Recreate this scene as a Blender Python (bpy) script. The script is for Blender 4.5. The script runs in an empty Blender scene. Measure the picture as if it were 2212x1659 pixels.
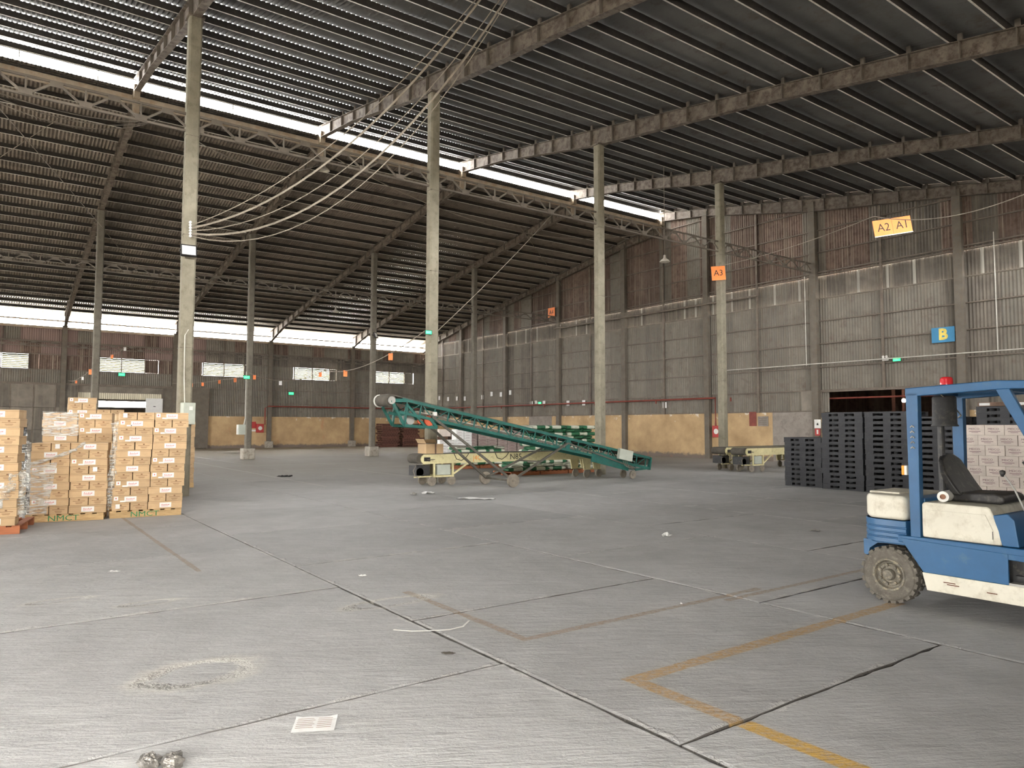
import bpy, math, random
from mathutils import Vector, Matrix, noise

random.seed(7)
R = math.radians
sc = bpy.context.scene
col = sc.collection

# ------------------------------------------------------------------ camera, sky, exposure
F = 1545.0
AZ, PITCH, ROLL = R(54.0), R(3.40), R(0.12)
EYE = Vector((0, 0, 1.7))
cam_d = bpy.data.cameras.new('camera')
cam = bpy.data.objects.new('camera', cam_d)
col.objects.link(cam)
cam_d.sensor_width = 36
cam_d.lens = 36 * F / 2212
cam_d.clip_start = .05
cam_d.clip_end = 500
fw = Vector((math.cos(AZ) * math.cos(PITCH), math.sin(AZ) * math.cos(PITCH), math.sin(PITCH)))
rt = Vector((math.sin(AZ), -math.cos(AZ), 0))
up = rt.cross(fw)
CM = Matrix((rt, up, -fw)).transposed() @ Matrix.Rotation(ROLL, 3, 'Z')
cam.matrix_world = Matrix.Translation(EYE) @ CM.to_4x4()
sc.camera = cam

SKY = 36.0
w = bpy.data.worlds.new('overcast_sky')
sc.world = w
w.use_nodes = True
bg = w.node_tree.nodes['Background']
bg.inputs[0].default_value = (1.0, .985, .965, 1)
bg.inputs[1].default_value = SKY
sc.view_settings.view_transform = 'Standard'
sc.view_settings.look = 'None'
sc.view_settings.gamma = 1
sc.view_settings.use_curve_mapping = False
sc.view_settings.exposure = 1.0
sc.cycles.max_bounces = 8
sc.cycles.diffuse_bounces = 5
sc.cycles.transparent_max_bounces = 12
sc.cycles.sample_clamp_indirect = 6.0


def portal(name, loc, rot, sx, sy):
    """sampling portal for the sky in a real opening (gives no light of its own)"""
    l = bpy.data.lights.new(name, 'AREA')
    l.shape = 'RECTANGLE'
    l.size, l.size_y = sx, sy
    l.cycles.is_portal = True
    o = bpy.data.objects.new(name, l)
    col.objects.link(o)
    o.location, o.rotation_euler = loc, rot
    return o


portal('ridge_gap_portal', (3.7, 28.46, 14.1), (R(90), 0, R(180)), 55, .9)
portal('far_eave_portal', (3.7, 57.05, 8.85), (R(-90), 0, 0), 55, 1.1)
portal('near_eave_portal', (3.7, -.55, 8.75), (R(90), 0, 0), 55, 1.0)
portal('near_door_portal', (-3.6, -.6, 2.5), (R(90), 0, 0), 9.8, 5.0)
portal('side_door_portal', (-24.3, 30, 2.5), (0, R(-90), 0), 5, 12)


def ray(px, py):
    v = Vector(((px - 1106) / F, (829.5 - py) / F, -1))
    return CM @ v


def atd(px, py, d):          # point seen at that pixel, d metres ahead of the camera
    r = ray(px, py)
    k = d / (r.x * math.cos(AZ) + r.y * math.sin(AZ))
    return EYE + r * k


def atY(px, py, Y):
    r = ray(px, py)
    return EYE + r * (Y / r.y)


def atX(px, py, X):
    r = ray(px, py)
    return EYE + r * (X / r.x)


def atZ(px, py, Z=0.0):
    r = ray(px, py)
    return EYE + r * ((Z - 1.7) / r.z)


# ------------------------------------------------------------------ materials
MATS = {}


def nodes_of(m):
    m.use_nodes = True
    nt = m.node_tree
    return nt, nt.nodes, nt.links


def mat(name, color, rough=.7, metal=0, var=.25, scale=3.0, dirt=None, dirt_amt=.5, bump=.0, bscale=30, rand=.0,
        stretch=(1, 1, 1), emit=None, estr=0, spec=.4, streak=None):
    """procedural surface: base colour, cloudy tone variation, optional dirt patches, fine bump, tone per object"""
    if name in MATS:
        return MATS[name]
    m = bpy.data.materials.new(name)
    nt, N, L = nodes_of(m)
    b = N['Principled BSDF']
    b.inputs['Roughness'].default_value = rough
    b.inputs['Metallic'].default_value = metal
    b.inputs['Specular IOR Level'].default_value = spec
    tc = N.new('ShaderNodeTexCoord')
    mp = N.new('ShaderNodeMapping')
    mp.inputs['Scale'].default_value = stretch
    oi = N.new('ShaderNodeObjectInfo')
    va = N.new('ShaderNodeVectorMath'); va.operation = 'ADD'
    sc3 = N.new('ShaderNodeVectorMath'); sc3.operation = 'SCALE'
    L.new(oi.outputs['Location'], sc3.inputs[0]); sc3.inputs['Scale'].default_value = 1.37
    L.new(tc.outputs['Object'], va.inputs[0]); L.new(sc3.outputs[0], va.inputs[1])
    L.new(va.outputs[0], mp.inputs[0])
    n1 = N.new('ShaderNodeTexNoise')
    n1.inputs['Scale'].default_value = scale
    n1.inputs['Detail'].default_value = 6
    n1.inputs['Roughness'].default_value = .65
    L.new(mp.outputs[0], n1.inputs['Vector'])
    mr = N.new('ShaderNodeMapRange')
    mr.inputs['From Min'].default_value = .3
    mr.inputs['From Max'].default_value = .7
    mr.inputs['To Min'].default_value = 1 - var
    mr.inputs['To Max'].default_value = 1 + var
    L.new(n1.outputs[0], mr.inputs[0])
    mul = N.new('ShaderNodeMath'); mul.operation = 'MULTIPLY'
    L.new(mr.outputs[0], mul.inputs[0])
    mr2 = N.new('ShaderNodeMapRange')
    mr2.inputs['To Min'].default_value = 1 - rand
    mr2.inputs['To Max'].default_value = 1 + rand
    L.new(oi.outputs['Random'], mr2.inputs[0])
    L.new(mr2.outputs[0], mul.inputs[1])
    vs = N.new('ShaderNodeVectorMath'); vs.operation = 'SCALE'
    vs.inputs[0].default_value = color[:3]
    L.new(mul.outputs[0], vs.inputs['Scale'])
    out = vs.outputs[0]
    if dirt:
        n2 = N.new('ShaderNodeTexNoise')
        n2.inputs['Scale'].default_value = scale * 2.3
        n2.inputs['Detail'].default_value = 8
        n2.inputs['Roughness'].default_value = .7
        L.new(mp.outputs[0], n2.inputs['Vector'])
        cr = N.new('ShaderNodeMapRange')
        cr.inputs['From Min'].default_value = .62 - .25 * dirt_amt
        cr.inputs['From Max'].default_value = .78 - .2 * dirt_amt
        cr.clamp = True
        L.new(n2.outputs[0], cr.inputs[0])
        mx = N.new('ShaderNodeMix'); mx.data_type = 'RGBA'
        L.new(cr.outputs[0], mx.inputs[0]); L.new(out, mx.inputs[6])
        mx.inputs[7].default_value = (*dirt, 1)
        out = mx.outputs[2]
    if streak:
        n3 = N.new('ShaderNodeTexNoise'); n3.inputs['Scale'].default_value = 1.0
        n3.inputs['Detail'].default_value = 5
        mp3 = N.new('ShaderNodeMapping'); mp3.inputs['Scale'].default_value = (9, 9, .25)
        L.new(va.outputs[0], mp3.inputs[0]); L.new(mp3.outputs[0], n3.inputs['Vector'])
        cr = N.new('ShaderNodeMapRange'); cr.inputs['From Min'].default_value = .5
        cr.inputs['From Max'].default_value = .75
        L.new(n3.outputs[0], cr.inputs[0])
        mx = N.new('ShaderNodeMix'); mx.data_type = 'RGBA'
        L.new(cr.outputs[0], mx.inputs[0]); L.new(out, mx.inputs[6])
        mx.inputs[7].default_value = (*streak, 1)
        out = mx.outputs[2]
    L.new(out, b.inputs['Base Color'])
    if bump:
        n4 = N.new('ShaderNodeTexNoise'); n4.inputs['Scale'].default_value = bscale
        n4.inputs['Detail'].default_value = 5
        L.new(mp.outputs[0], n4.inputs['Vector'])
        bp = N.new('ShaderNodeBump'); bp.inputs['Strength'].default_value = bump
        bp.inputs['Distance'].default_value = .02
        L.new(n4.outputs[0], bp.inputs['Height']); L.new(bp.outputs[0], b.inputs['Normal'])
    if emit:
        b.inputs['Emission Color'].default_value = (*emit, 1)
        b.inputs['Emission Strength'].default_value = estr
    MATS[name] = m
    return m


def translucent(name, color, amt, rand=.3):
    """fibreglass sheet that lets daylight through"""
    m = bpy.data.materials.new(name)
    nt, N, L = nodes_of(m)
    out = N['Material Output']
    b = N['Principled BSDF']
    b.inputs['Base Color'].default_value = (*color, 1)
    b.inputs['Roughness'].default_value = .6
    t = N.new('ShaderNodeBsdfTranslucent')
    tc = N.new('ShaderNodeTexCoord')
    n = N.new('ShaderNodeTexNoise'); n.inputs['Scale'].default_value = 2.5; n.inputs['Detail'].default_value = 6
    L.new(tc.outputs['Object'], n.inputs['Vector'])
    mx = N.new('ShaderNodeMix'); mx.data_type = 'RGBA'
    mx.inputs[6].default_value = (color[0] * .5, color[1] * .45, color[2] * .4, 1)
    mx.inputs[7].default_value = (*color, 1)
    L.new(n.outputs[0], mx.inputs[0]); L.new(mx.outputs[2], t.inputs[0])
    ms = N.new('ShaderNodeMixShader'); ms.inputs[0].default_value = amt
    L.new(b.outputs[0], ms.inputs[1]); L.new(t.outputs[0], ms.inputs[2]); L.new(ms.outputs[0], out.inputs[0])
    return m


M = {}
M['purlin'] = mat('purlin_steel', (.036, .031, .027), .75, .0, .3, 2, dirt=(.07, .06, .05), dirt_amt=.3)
M['rafter'] = mat('rafter_steel', (.17, .14, .11), .7, .0, .3, 2.2, dirt=(.07, .05, .035), dirt_amt=.75)
M['lip_lit'] = mat('purlin_lip_lit', (.8, .77, .7), .5, .2, .25, 3)  # pale colour stands in for light caught on the lower flange
M['lattice'] = mat('lattice_steel', (.16, .138, .112), .75, .0, .25, 2)
M['ridgebeam'] = mat('ridge_beam_paint', (.36, .295, .22), .7, .0, .25, 2, dirt=(.3, .2, .12))
M['roof'] = mat('roof_sheet_steel', (.112, .108, .10), .6, .0, .22, .8, dirt=(.08, .066, .052), dirt_amt=.4, rand=.18)
M['roof_far'] = mat('roof_sheet_brownish', (.215, .178, .142), .6, .0, .22, .8, dirt=(.10, .07, .05), dirt_amt=.4, rand=.18)
M['sheet_grey'] = mat('wall_sheet_grey', (.175, .158, .128), .65, .0, .16, 1.2, dirt=(.135, .107, .082), dirt_amt=.45, rand=.16, streak=(.17, .145, .11))
M['sheet_brown'] = mat('wall_sheet_brown', (.135, .092, .07), .7, .0, .3, 1.4, dirt=(.09, .055, .04), dirt_amt=.6, rand=.28, streak=(.27, .22, .17))
M['sheet_dark'] = mat('wall_sheet_dark', (.15, .13, .105), .7, .0, .3, 1.4, rand=.3, streak=(.22, .19, .15))
M['trans'] = translucent('fibreglass_clear', (.34, .32, .27), .013)
M['trans_brown'] = translucent('fibreglass_brown', (.165, .112, .095), .009)
M['trans_door'] = translucent('fibreglass_bright', (.6, .55, .42), .035)
M['girt'] = mat('girt_steel', (.15, .122, .095), .7, .0, .3, 3)
M['post'] = mat('post_concrete', (.14, .122, .098), .85, .0, .2, 2.5, dirt=(.14, .11, .08), dirt_amt=.5)
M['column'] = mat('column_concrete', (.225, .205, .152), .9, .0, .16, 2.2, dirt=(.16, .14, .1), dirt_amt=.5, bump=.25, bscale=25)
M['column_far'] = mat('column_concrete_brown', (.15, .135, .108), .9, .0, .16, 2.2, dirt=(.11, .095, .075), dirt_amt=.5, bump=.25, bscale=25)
M['footing'] = mat('footing_concrete', (.33, .3, .25), .9, .0, .25, 3, dirt=(.16, .13, .1), bump=.4)
M['dark'] = mat('dark_void', (.02, .018, .016), .9)
M['black_rubber'] = mat('black_rubber', (.025, .024, .023), .75, 0, .3, 5)
M['seat'] = mat('seat_vinyl', (.022, .021, .02), .45, 0, .4, 6, dirt=(.09, .08, .065), dirt_amt=.4)
M['grey_metal'] = mat('grey_metal', (.35, .34, .31), .55, .3, .2, 4)
M['panelbox'] = mat('box_paint_grey', (.45, .48, .41), .6, 0, .12, 4)
M['white'] = mat('white_paint', (.72, .71, .66), .6, 0, .1, 5)
M['paper'] = mat('paper_white', (.75, .75, .73), .8, 0, .06, 8)
M['orange'] = mat('sign_orange', (.95, .25, .055), .6, 0, .06, 4)
M['orange_sheet'] = mat('orange_paper', (.85, .24, .08), .7, 0, .15, 8, rand=.3)
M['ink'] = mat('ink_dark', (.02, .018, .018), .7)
M['blue_sign'] = mat('sign_blue', (.045, .22, .40), .6, 0, .1, 4)
M['yellow_ink'] = mat('sign_yellow', (.75, .58, .12), .6)
M['red'] = mat('red_paint', (.40, .035, .03), .5, 0, .2, 5)
M['red_pipe'] = mat('red_pipe_paint', (.20, .045, .03), .6, 0, .25, 3)
M['green_lit'] = mat('exit_sign_glow', (.02, .5, .15), .5, emit=(.04, 1.0, .28), estr=1.1)
M['lamp_lit'] = mat('lamp_glow', (.8, .8, .8), .5, emit=(1, .9, .75), estr=6)
M['wire'] = mat('wire_dusty', (.25, .215, .17), .8)
M['pvc'] = mat('pvc_conduit', (.55, .53, .47), .6)
M['louver'] = mat('louver_yellow', (.078, .073, .018), .8, 0, .08, 5)
M['kraft'] = mat('carton_kraft', (.50, .35, .20), .8, 0, .08, 5, rand=.1)
M['kraft_ink'] = mat('carton_print', (.22, .12, .06), .8)
M['label_red'] = mat('label_red_ink', (.55, .12, .12), .7)
M['carton_white'] = mat('carton_white', (.66, .58, .51), .75, 0, .1, 5, rand=.08)
M['carton_grey'] = mat('carton_grey', (.33, .27, .24), .75, 0, .12, 5, rand=.14)
M['carton_purple'] = mat('carton_purple_ink', (.16, .07, .09), .8)
M['wood'] = mat('pallet_pine', (.52, .36, .18), .8, 0, .2, 3, dirt=(.33, .2, .09), stretch=(1, 6, 6), rand=.15)
M['wood_red'] = mat('pallet_red_wood', (.36, .13, .06), .8, 0, .2, 3, stretch=(1, 6, 6), rand=.15)
M['wood_dark'] = mat('pallet_dark_wood', (.115, .05, .035), .85, 0, .3, 3, stretch=(1, 6, 6), rand=.3)
M['green_ink'] = mat('stencil_green', (.03, .2, .08), .7, 0, .3, 20)
M['plastic'] = mat('pallet_black_plastic', (.024, .025, .029), .55, 0, .2, 4, dirt=(.05, .048, .045), dirt_amt=.3, rand=.15)
M['conv_green'] = mat('conveyor_green', (.012, .105, .085), .55, 0, .25, 5, dirt=(.08, .1, .08), dirt_amt=.3)
M['conv_cream'] = mat('conveyor_cream', (.66, .60, .34), .6, 0, .12, 4, dirt=(.4, .33, .17), dirt_amt=.35)
M['tube'] = mat('conveyor_tube', (.115, .105, .085), .6, .2, .3, 6)
M['belt'] = mat('rubber_belt', (.085, .075, .06), .85, 0, .3, 4)
M['return_belt'] = mat('return_belt_lit', (.62, .58, .5), .8, 0, .15, 6)  # light falling on the return belt is put into its pale colour
M['wheel'] = mat('dusty_wheel', (.24, .21, .17), .85, 0, .25, 9)
M['ct_orange'] = mat('pulley_orange', (.55, .10, .04), .6)
M['fl_blue'] = mat('forklift_blue', (.018, .088, .20), .42, 0, .12, 3, dirt=(.05, .12, .2), dirt_amt=.2, spec=.5)
M['fl_white'] = mat('forklift_white', (.60, .57, .47), .55, 0, .08, 3, dirt=(.42, .38, .29), dirt_amt=.5)
M['fl_dark'] = mat('forklift_black', (.03, .03, .03), .5, 0, .3, 6, dirt=(.1, .09, .07), dirt_amt=.3)
M['tyre'] = mat('dusty_tyre', (.115, .103, .085), .9, 0, .3, 9, dirt=(.21, .19, .155), dirt_amt=.35, bump=.3, bscale=60)
M['rim'] = mat('dusty_rim', (.17, .155, .125), .8, .1, .3, 14, dirt=(.42, .36, .24), dirt_amt=.4, bump=.4, bscale=40)
M['amber'] = mat('amber_lens', (.9, .28, .02), .3)
M['core'] = mat('cardboard_core', (.25, .13, .08), .8)
M['rust'] = mat('rust_scratch', (.12, .045, .025), .9)
M['sack_green'] = mat('sack_green', (.025, .12, .055), .6, 0, .25, 7, rand=.25)
M['sack_white'] = mat('sack_white', (.55, .56, .46), .65, 0, .2, 9, rand=.15)
M['shade'] = mat('lamp_enamel', (.6, .56, .48), .5, 0, .1)
M['outground'] = mat('yard_concrete', (.38, .35, .30), .9, 0, .1, .3)
M['brown_stain'] = mat('brown_box', (.16, .1, .07), .8, 0, .3, 5, rand=.3)
M['blue_tarp'] = mat('blue_tarp', (.02, .04, .16), .6)

# beacon lens
m = bpy.data.materials.new('beacon_red'); nt, N, L = nodes_of(m)
b = N['Principled BSDF']; b.inputs['Base Color'].default_value = (.75, .03, .04, 1)
b.inputs['Roughness'].default_value = .15; b.inputs['Transmission Weight'].default_value = .35
M['beacon'] = m
# stretch film: mostly see-through, glossy crumpled
m = bpy.data.materials.new('stretch_film'); nt, N, L = nodes_of(m)
b = N['Principled BSDF']; b.inputs['Base Color'].default_value = (.75, .75, .7, 1); b.inputs['Roughness'].default_value = .18
b.inputs['Specular IOR Level'].default_value = .9
tr = N.new('ShaderNodeBsdfTransparent'); ms = N.new('ShaderNodeMixShader')
tc = N.new('ShaderNodeTexCoord'); n = N.new('ShaderNodeTexNoise'); n.inputs['Scale'].default_value = 6
mp = N.new('ShaderNodeMapping'); mp.inputs['Scale'].default_value = (1, 1, 6); n.inputs['Detail'].default_value = 8
L.new(tc.outputs['Object'], mp.inputs[0]); L.new(mp.outputs[0], n.inputs['Vector'])
mr = N.new('ShaderNodeMapRange'); mr.inputs['From Min'].default_value = .4; mr.inputs['From Max'].default_value = .7
mr.inputs['To Min'].default_value = .12; mr.inputs['To Max'].default_value = .75
L.new(n.outputs[0], mr.inputs[0]); L.new(mr.outputs[0], ms.inputs[0])
bp = N.new('ShaderNodeBump'); bp.inputs['Strength'].default_value = .8; bp.inputs['Distance'].default_value = .02
L.new(n.outputs[0], bp.inputs['Height']); L.new(bp.outputs[0], b.inputs['Normal'])
L.new(tr.outputs[0], ms.inputs[1]); L.new(b.outputs[0], ms.inputs[2]); L.new(ms.outputs[0], N['Material Output'].inputs[0])
M['film'] = m


M['black_film'] = mat('black_film', (.03, .03, .03), .12, 0, .2, 5, bump=1.0, bscale=14, spec=1.0)
M['foil'] = mat('silvery_wrapper', (.2, .19, .175), .35, .5, .3, 20, bump=.8, bscale=40)


def masonry_material():
    m = bpy.data.materials.new('ochre_plaster')
    nt, N, L = nodes_of(m)
    b = N['Principled BSDF']; b.inputs['Roughness'].default_value = .9
    g = N.new('ShaderNodeNewGeometry')
    n1 = N.new('ShaderNodeTexNoise'); n1.inputs['Scale'].default_value = .7; n1.inputs['Detail'].default_value = 8; n1.inputs['Roughness'].default_value = .65
    n2 = N.new('ShaderNodeTexNoise'); n2.inputs['Scale'].default_value = 2.6; n2.inputs['Detail'].default_value = 9; n2.inputs['Roughness'].default_value = .75
    for n in (n1, n2):
        L.new(g.outputs['Position'], n.inputs['Vector'])
    cr = N.new('ShaderNodeValToRGB'); L.new(n1.outputs[0], cr.inputs[0])
    e = cr.color_ramp.elements
    e[0].position = .32; e[0].color = (.34, .225, .115, 1)
    e[1].position = .68; e[1].color = (.56, .40, .215, 1)
    # peeling white chips along the top edge
    sx = N.new('ShaderNodeSeparateXYZ'); L.new(g.outputs['Position'], sx.inputs[0])
    top = N.new('ShaderNodeMapRange'); top.inputs['From Min'].default_value = 1.7; top.inputs['From Max'].default_value = 2.4
    top.inputs['To Min'].default_value = -.14; top.inputs['To Max'].default_value = .03
    L.new(sx.outputs[2], top.inputs[0])
    ad = N.new('ShaderNodeMath'); L.new(n2.outputs[0], ad.inputs[0]); L.new(top.outputs[0], ad.inputs[1])
    th = N.new('ShaderNodeMath'); th.operation = 'GREATER_THAN'; L.new(ad.outputs[0], th.inputs[0]); th.inputs[1].default_value = .60
    mx = N.new('ShaderNodeMix'); mx.data_type = 'RGBA'; L.new(th.outputs[0], mx.inputs[0]); L.new(cr.outputs[0], mx.inputs[6])
    mx.inputs[7].default_value = (.68, .62, .52, 1)
    # damp base
    lo = N.new('ShaderNodeMapRange'); lo.inputs['From Min'].default_value = .1; lo.inputs['From Max'].default_value = .45
    lo.inputs['To Min'].default_value = .3; lo.inputs['To Max'].default_value = -.25
    L.new(sx.outputs[2], lo.inputs[0])
    ad2 = N.new('ShaderNodeMath'); L.new(n2.outputs[0], ad2.inputs[0]); L.new(lo.outputs[0], ad2.inputs[1])
    t2 = N.new('ShaderNodeMapRange'); t2.inputs['From Min'].default_value = .5; t2.inputs['From Max'].default_value = .7
    L.new(ad2.outputs[0], t2.inputs[0])
    mx2 = N.new('ShaderNodeMix'); mx2.data_type = 'RGBA'; L.new(t2.outputs[0], mx2.inputs[0]); L.new(mx.outputs[2], mx2.inputs[6])
    mx2.inputs[7].default_value = (.17, .135, .11, 1)
    # reddish rust runs
    mp = N.new('ShaderNodeMapping'); mp.inputs['Scale'].default_value = (.9, .9, .35); L.new(g.outputs['Position'], mp.inputs[0])
    n3 = N.new('ShaderNodeTexNoise'); n3.inputs['Scale'].default_value = 1.3; n3.inputs['Detail'].default_value = 7; L.new(mp.outputs[0], n3.inputs['Vector'])
    t3 = N.new('ShaderNodeMapRange'); t3.inputs['From Min'].default_value = .62; t3.inputs['From Max'].default_value = .74; t3.inputs['To Max'].default_value = .6
    L.new(n3.outputs[0], t3.inputs[0])
    mx3 = N.new('ShaderNodeMix'); mx3.data_type = 'RGBA'; L.new(t3.outputs[0], mx3.inputs[0]); L.new(mx2.outputs[2], mx3.inputs[6])
    mx3.inputs[7].default_value = (.45, .14, .06, 1)
    L.new(mx3.outputs[2], b.inputs['Base Color'])
    bp = N.new('ShaderNodeBump'); bp.inputs['Strength'].default_value = .3; bp.inputs['Distance'].default_value = .03
    L.new(n2.outputs[0], bp.inputs['Height']); L.new(bp.outputs[0], b.inputs['Normal'])
    return m


M['masonry'] = masonry_material()
M['cement'] = mat('cement_render', (.26, .23, .20), .9, 0, .2, 2, dirt=(.19, .16, .14), bump=.2)

SW, SL = 3.05, 3.02     # floor slab width and length


def floor_material():
    m = bpy.data.materials.new('worn_concrete_floor')
    nt, N, L = nodes_of(m)
    b = N['Principled BSDF']; b.inputs['Specular IOR Level'].default_value = .35

    def math_(op, a, bb=None, c=None):
        n = N.new('ShaderNodeMath'); n.operation = op
        for i, v in enumerate((a, bb, c)):
            if v is None:
                continue
            if isinstance(v, (int, float)):
                n.inputs[i].default_value = v
            else:
                L.new(v, n.inputs[i])
        return n.outputs[0]

    def maprange(v, a, bb, c=0., d=1.):
        n = N.new('ShaderNodeMapRange'); n.interpolation_type = 'SMOOTHSTEP'
        L.new(v, n.inputs[0])
        for i, q in zip(('From Min', 'From Max', 'To Min', 'To Max'), (a, bb, c, d)):
            n.inputs[i].default_value = q
        return n.outputs[0]

    def mix(f, a, c):
        n = N.new('ShaderNodeMix'); n.data_type = 'RGBA'
        L.new(f, n.inputs[0]); L.new(a, n.inputs[6])
        if isinstance(c, tuple):
            n.inputs[7].default_value = (*c, 1)
        else:
            L.new(c, n.inputs[7])
        return n.outputs[2]

    g = N.new('ShaderNodeNewGeometry'); pos = g.outputs['Position']
    tc = N.new('ShaderNodeTexCoord'); oi = N.new('ShaderNodeObjectInfo')
    s = N.new('ShaderNodeSeparateXYZ'); L.new(pos, s.inputs[0]); X, Y = s.outputs[0], s.outputs[1]
    so = N.new('ShaderNodeSeparateXYZ'); L.new(tc.outputs['Object'], so.inputs[0])

    def tex(scale, detail=6, rough=.6, mscale=None, rot=0):
        n = N.new('ShaderNodeTexNoise'); n.inputs['Scale'].default_value = scale
        n.inputs['Detail'].default_value = detail; n.inputs['Roughness'].default_value = rough
        if mscale:
            mp = N.new('ShaderNodeMapping'); mp.vector_type = 'TEXTURE'
            mp.inputs['Rotation'].default_value = (0, 0, rot)
            mp.inputs['Scale'].default_value = mscale
            L.new(pos, mp.inputs[0]); L.new(mp.outputs[0], n.inputs['Vector'])
        else:
            L.new(pos, n.inputs['Vector'])
        return n.outputs[0]

    big = tex(.35, 5)
    mid = tex(2.2, 8, .65)
    fine = tex(26, 6, .7)
    streak = tex(5.5, 7, .7, (3.2, .75, 1), R(-30))
    wob = tex(3.5, 5, .7)
    cr = N.new('ShaderNodeValToRGB')
    L.new(math_('ADD', math_('MULTIPLY', big, .55), math_('MULTIPLY', mid, .45)), cr.inputs[0])
    e = cr.color_ramp.elements
    e[0].position = .36; e[0].color = (.34, .338, .33, 1)
    e[1].position = .64; e[1].color = (.475, .475, .47, 1)
    c = cr.outputs[0]
    tone = N.new('ShaderNodeMapRange'); tone.inputs['To Min'].default_value = .93; tone.inputs['To Max'].default_value = 1.07
    L.new(oi.outputs['Random'], tone.inputs[0])
    vs = N.new('ShaderNodeVectorMath'); vs.operation = 'SCALE'; L.new(c, vs.inputs[0]); L.new(tone.outputs[0], vs.inputs['Scale'])
    c = vs.outputs[0]
    c = mix(maprange(streak, .55, .75, 0, .35), c, (.56, .555, .53))
    c = mix(maprange(mid, .66, .8, 0, .5), c, (.25, .24, .22))
    # darker, browner tone from mid floor on, lighter again near the far side wall
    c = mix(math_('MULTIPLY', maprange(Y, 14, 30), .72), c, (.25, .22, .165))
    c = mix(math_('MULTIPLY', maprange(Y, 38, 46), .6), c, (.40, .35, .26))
    # crumbled pale margins along the slab joints
    dx = math_('SUBTRACT', SW / 2, math_('ABSOLUTE', so.outputs[0]))
    dy = math_('SUBTRACT', SL / 2, math_('ABSOLUTE', so.outputs[1]))
    de = math_('ADD', math_('MINIMUM', dx, dy), math_('MULTIPLY', math_('SUBTRACT', wob, .5), .22))
    edge = math_('MULTIPLY', maprange(de, .01, .055, 1, 0), maprange(mid, .44, .6))
    fade = maprange(Y, 9, 17, 1, .25)
    c = mix(math_('MULTIPLY', math_('MULTIPLY', edge, .7), fade), c, (.62, .61, .58))
    c = mix(maprange(s.outputs[2], -.007, -.012), c, (.12, .11, .1))
    # painted lane lines, worn: (x0, x1, y0, y1)
    def lines(rects):
        acc = None
        for (x0, x1, y0, y1) in rects:
            ax = math_('SUBTRACT', math_('ABSOLUTE', math_('SUBTRACT', X, (x0 + x1) / 2)), (x1 - x0) / 2)
            ay = math_('SUBTRACT', math_('ABSOLUTE', math_('SUBTRACT', Y, (y0 + y1) / 2)), (y1 - y0) / 2)
            d = math_('MAXIMUM', ax, ay)
            acc = d if acc is None else math_('MINIMUM', acc, d)
        acc = math_('ADD', acc, math_('MULTIPLY', math_('SUBTRACT', mid, .5), .05))
        return maprange(acc, -.008, .012, 1, 0)
    worn = lines([(3.48, 3.56, 4.66, 6.7), (3.48, 6.6, 4.62, 4.70), (5.9, 12, 4.50, 4.57), (2.0, 2.06, 9, 17)])
    brown = lines([(3.50, 3.62, .6, 3.56), (3.50, 7.2, 3.44, 3.56)])
    yel = lines([(3.5, 3.62, .5, 2.62)])
    wear = maprange(fine, .38, .62, .45, 1)
    c = mix(math_('MULTIPLY', math_('MULTIPLY', worn, wear), .75), c, (.30, .21, .12))
    c = mix(math_('MULTIPLY', math_('MULTIPLY', brown, wear), .85), c, (.44, .27, .09))
    c = mix(math_('MULTIPLY', math_('MULTIPLY', yel, wear), .8), c, (.62, .38, .07))
    white = lines([(7.66, 7.75, 19.5, 36), (7.7, 17, 27.5, 27.6), (11.5, 11.6, 14, 27), (7.7, 14, 31.5, 31.6)])
    c = mix(math_('MULTIPLY', math_('MULTIPLY', white, wear), .55), c, (.55, .52, .46))
    # the broken hollow beside the camera's left foot of view and smaller spalls
    hollow = None
    for (cx, cy, rx, ry) in ((1.22, 5.35, .42, .28), (3.2, 6.4, .5, .16), (1.3, 7.7, .28, .1), (.6, 8.3, .3, .1)):
        a = math_('DIVIDE', math_('SUBTRACT', X, cx), rx)
        bb = math_('DIVIDE', math_('SUBTRACT', Y, cy), ry)
        rr = math_('SQRT', math_('ADD', math_('MULTIPLY', a, a), math_('MULTIPLY', bb, bb)))
        rr = math_('ADD', rr, math_('MULTIPLY', math_('SUBTRACT', wob, .5), .9))
        hollow = rr if hollow is None else math_('MINIMUM', hollow, rr)
    ring = math_('MULTIPLY', maprange(hollow, .55, .8), maprange(hollow, 1.3, .9))
    c = mix(math_('MULTIPLY', ring, .35), c, (.64, .62, .53))
    L.new(c, b.inputs['Base Color'])
    r = N.new('ShaderNodeMapRange'); r.inputs['To Min'].default_value = .5; r.inputs['To Max'].default_value = .85
    L.new(mid, r.inputs[0]); L.new(r.outputs[0], b.inputs['Roughness'])
    h = math_('ADD', math_('MULTIPLY', mid, .5), math_('MULTIPLY', streak, .9))
    h = math_('ADD', h, math_('MULTIPLY', fine, .12))
    h = math_('ADD', h, math_('MULTIPLY', maprange(hollow, .6, 1.0), 1.1))
    h = math_('ADD', h, math_('MULTIPLY', edge, math_('MULTIPLY', fine, .8)))
    bp = N.new('ShaderNodeBump'); bp.inputs['Strength'].default_value = .9; bp.inputs['Distance'].default_value = .045
    L.new(h, bp.inputs['Height']); L.new(bp.outputs[0], b.inputs['Normal'])
    return m


M['floor'] = floor_material()


# ------------------------------------------------------------------ mesh helpers
_txt = {}


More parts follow.
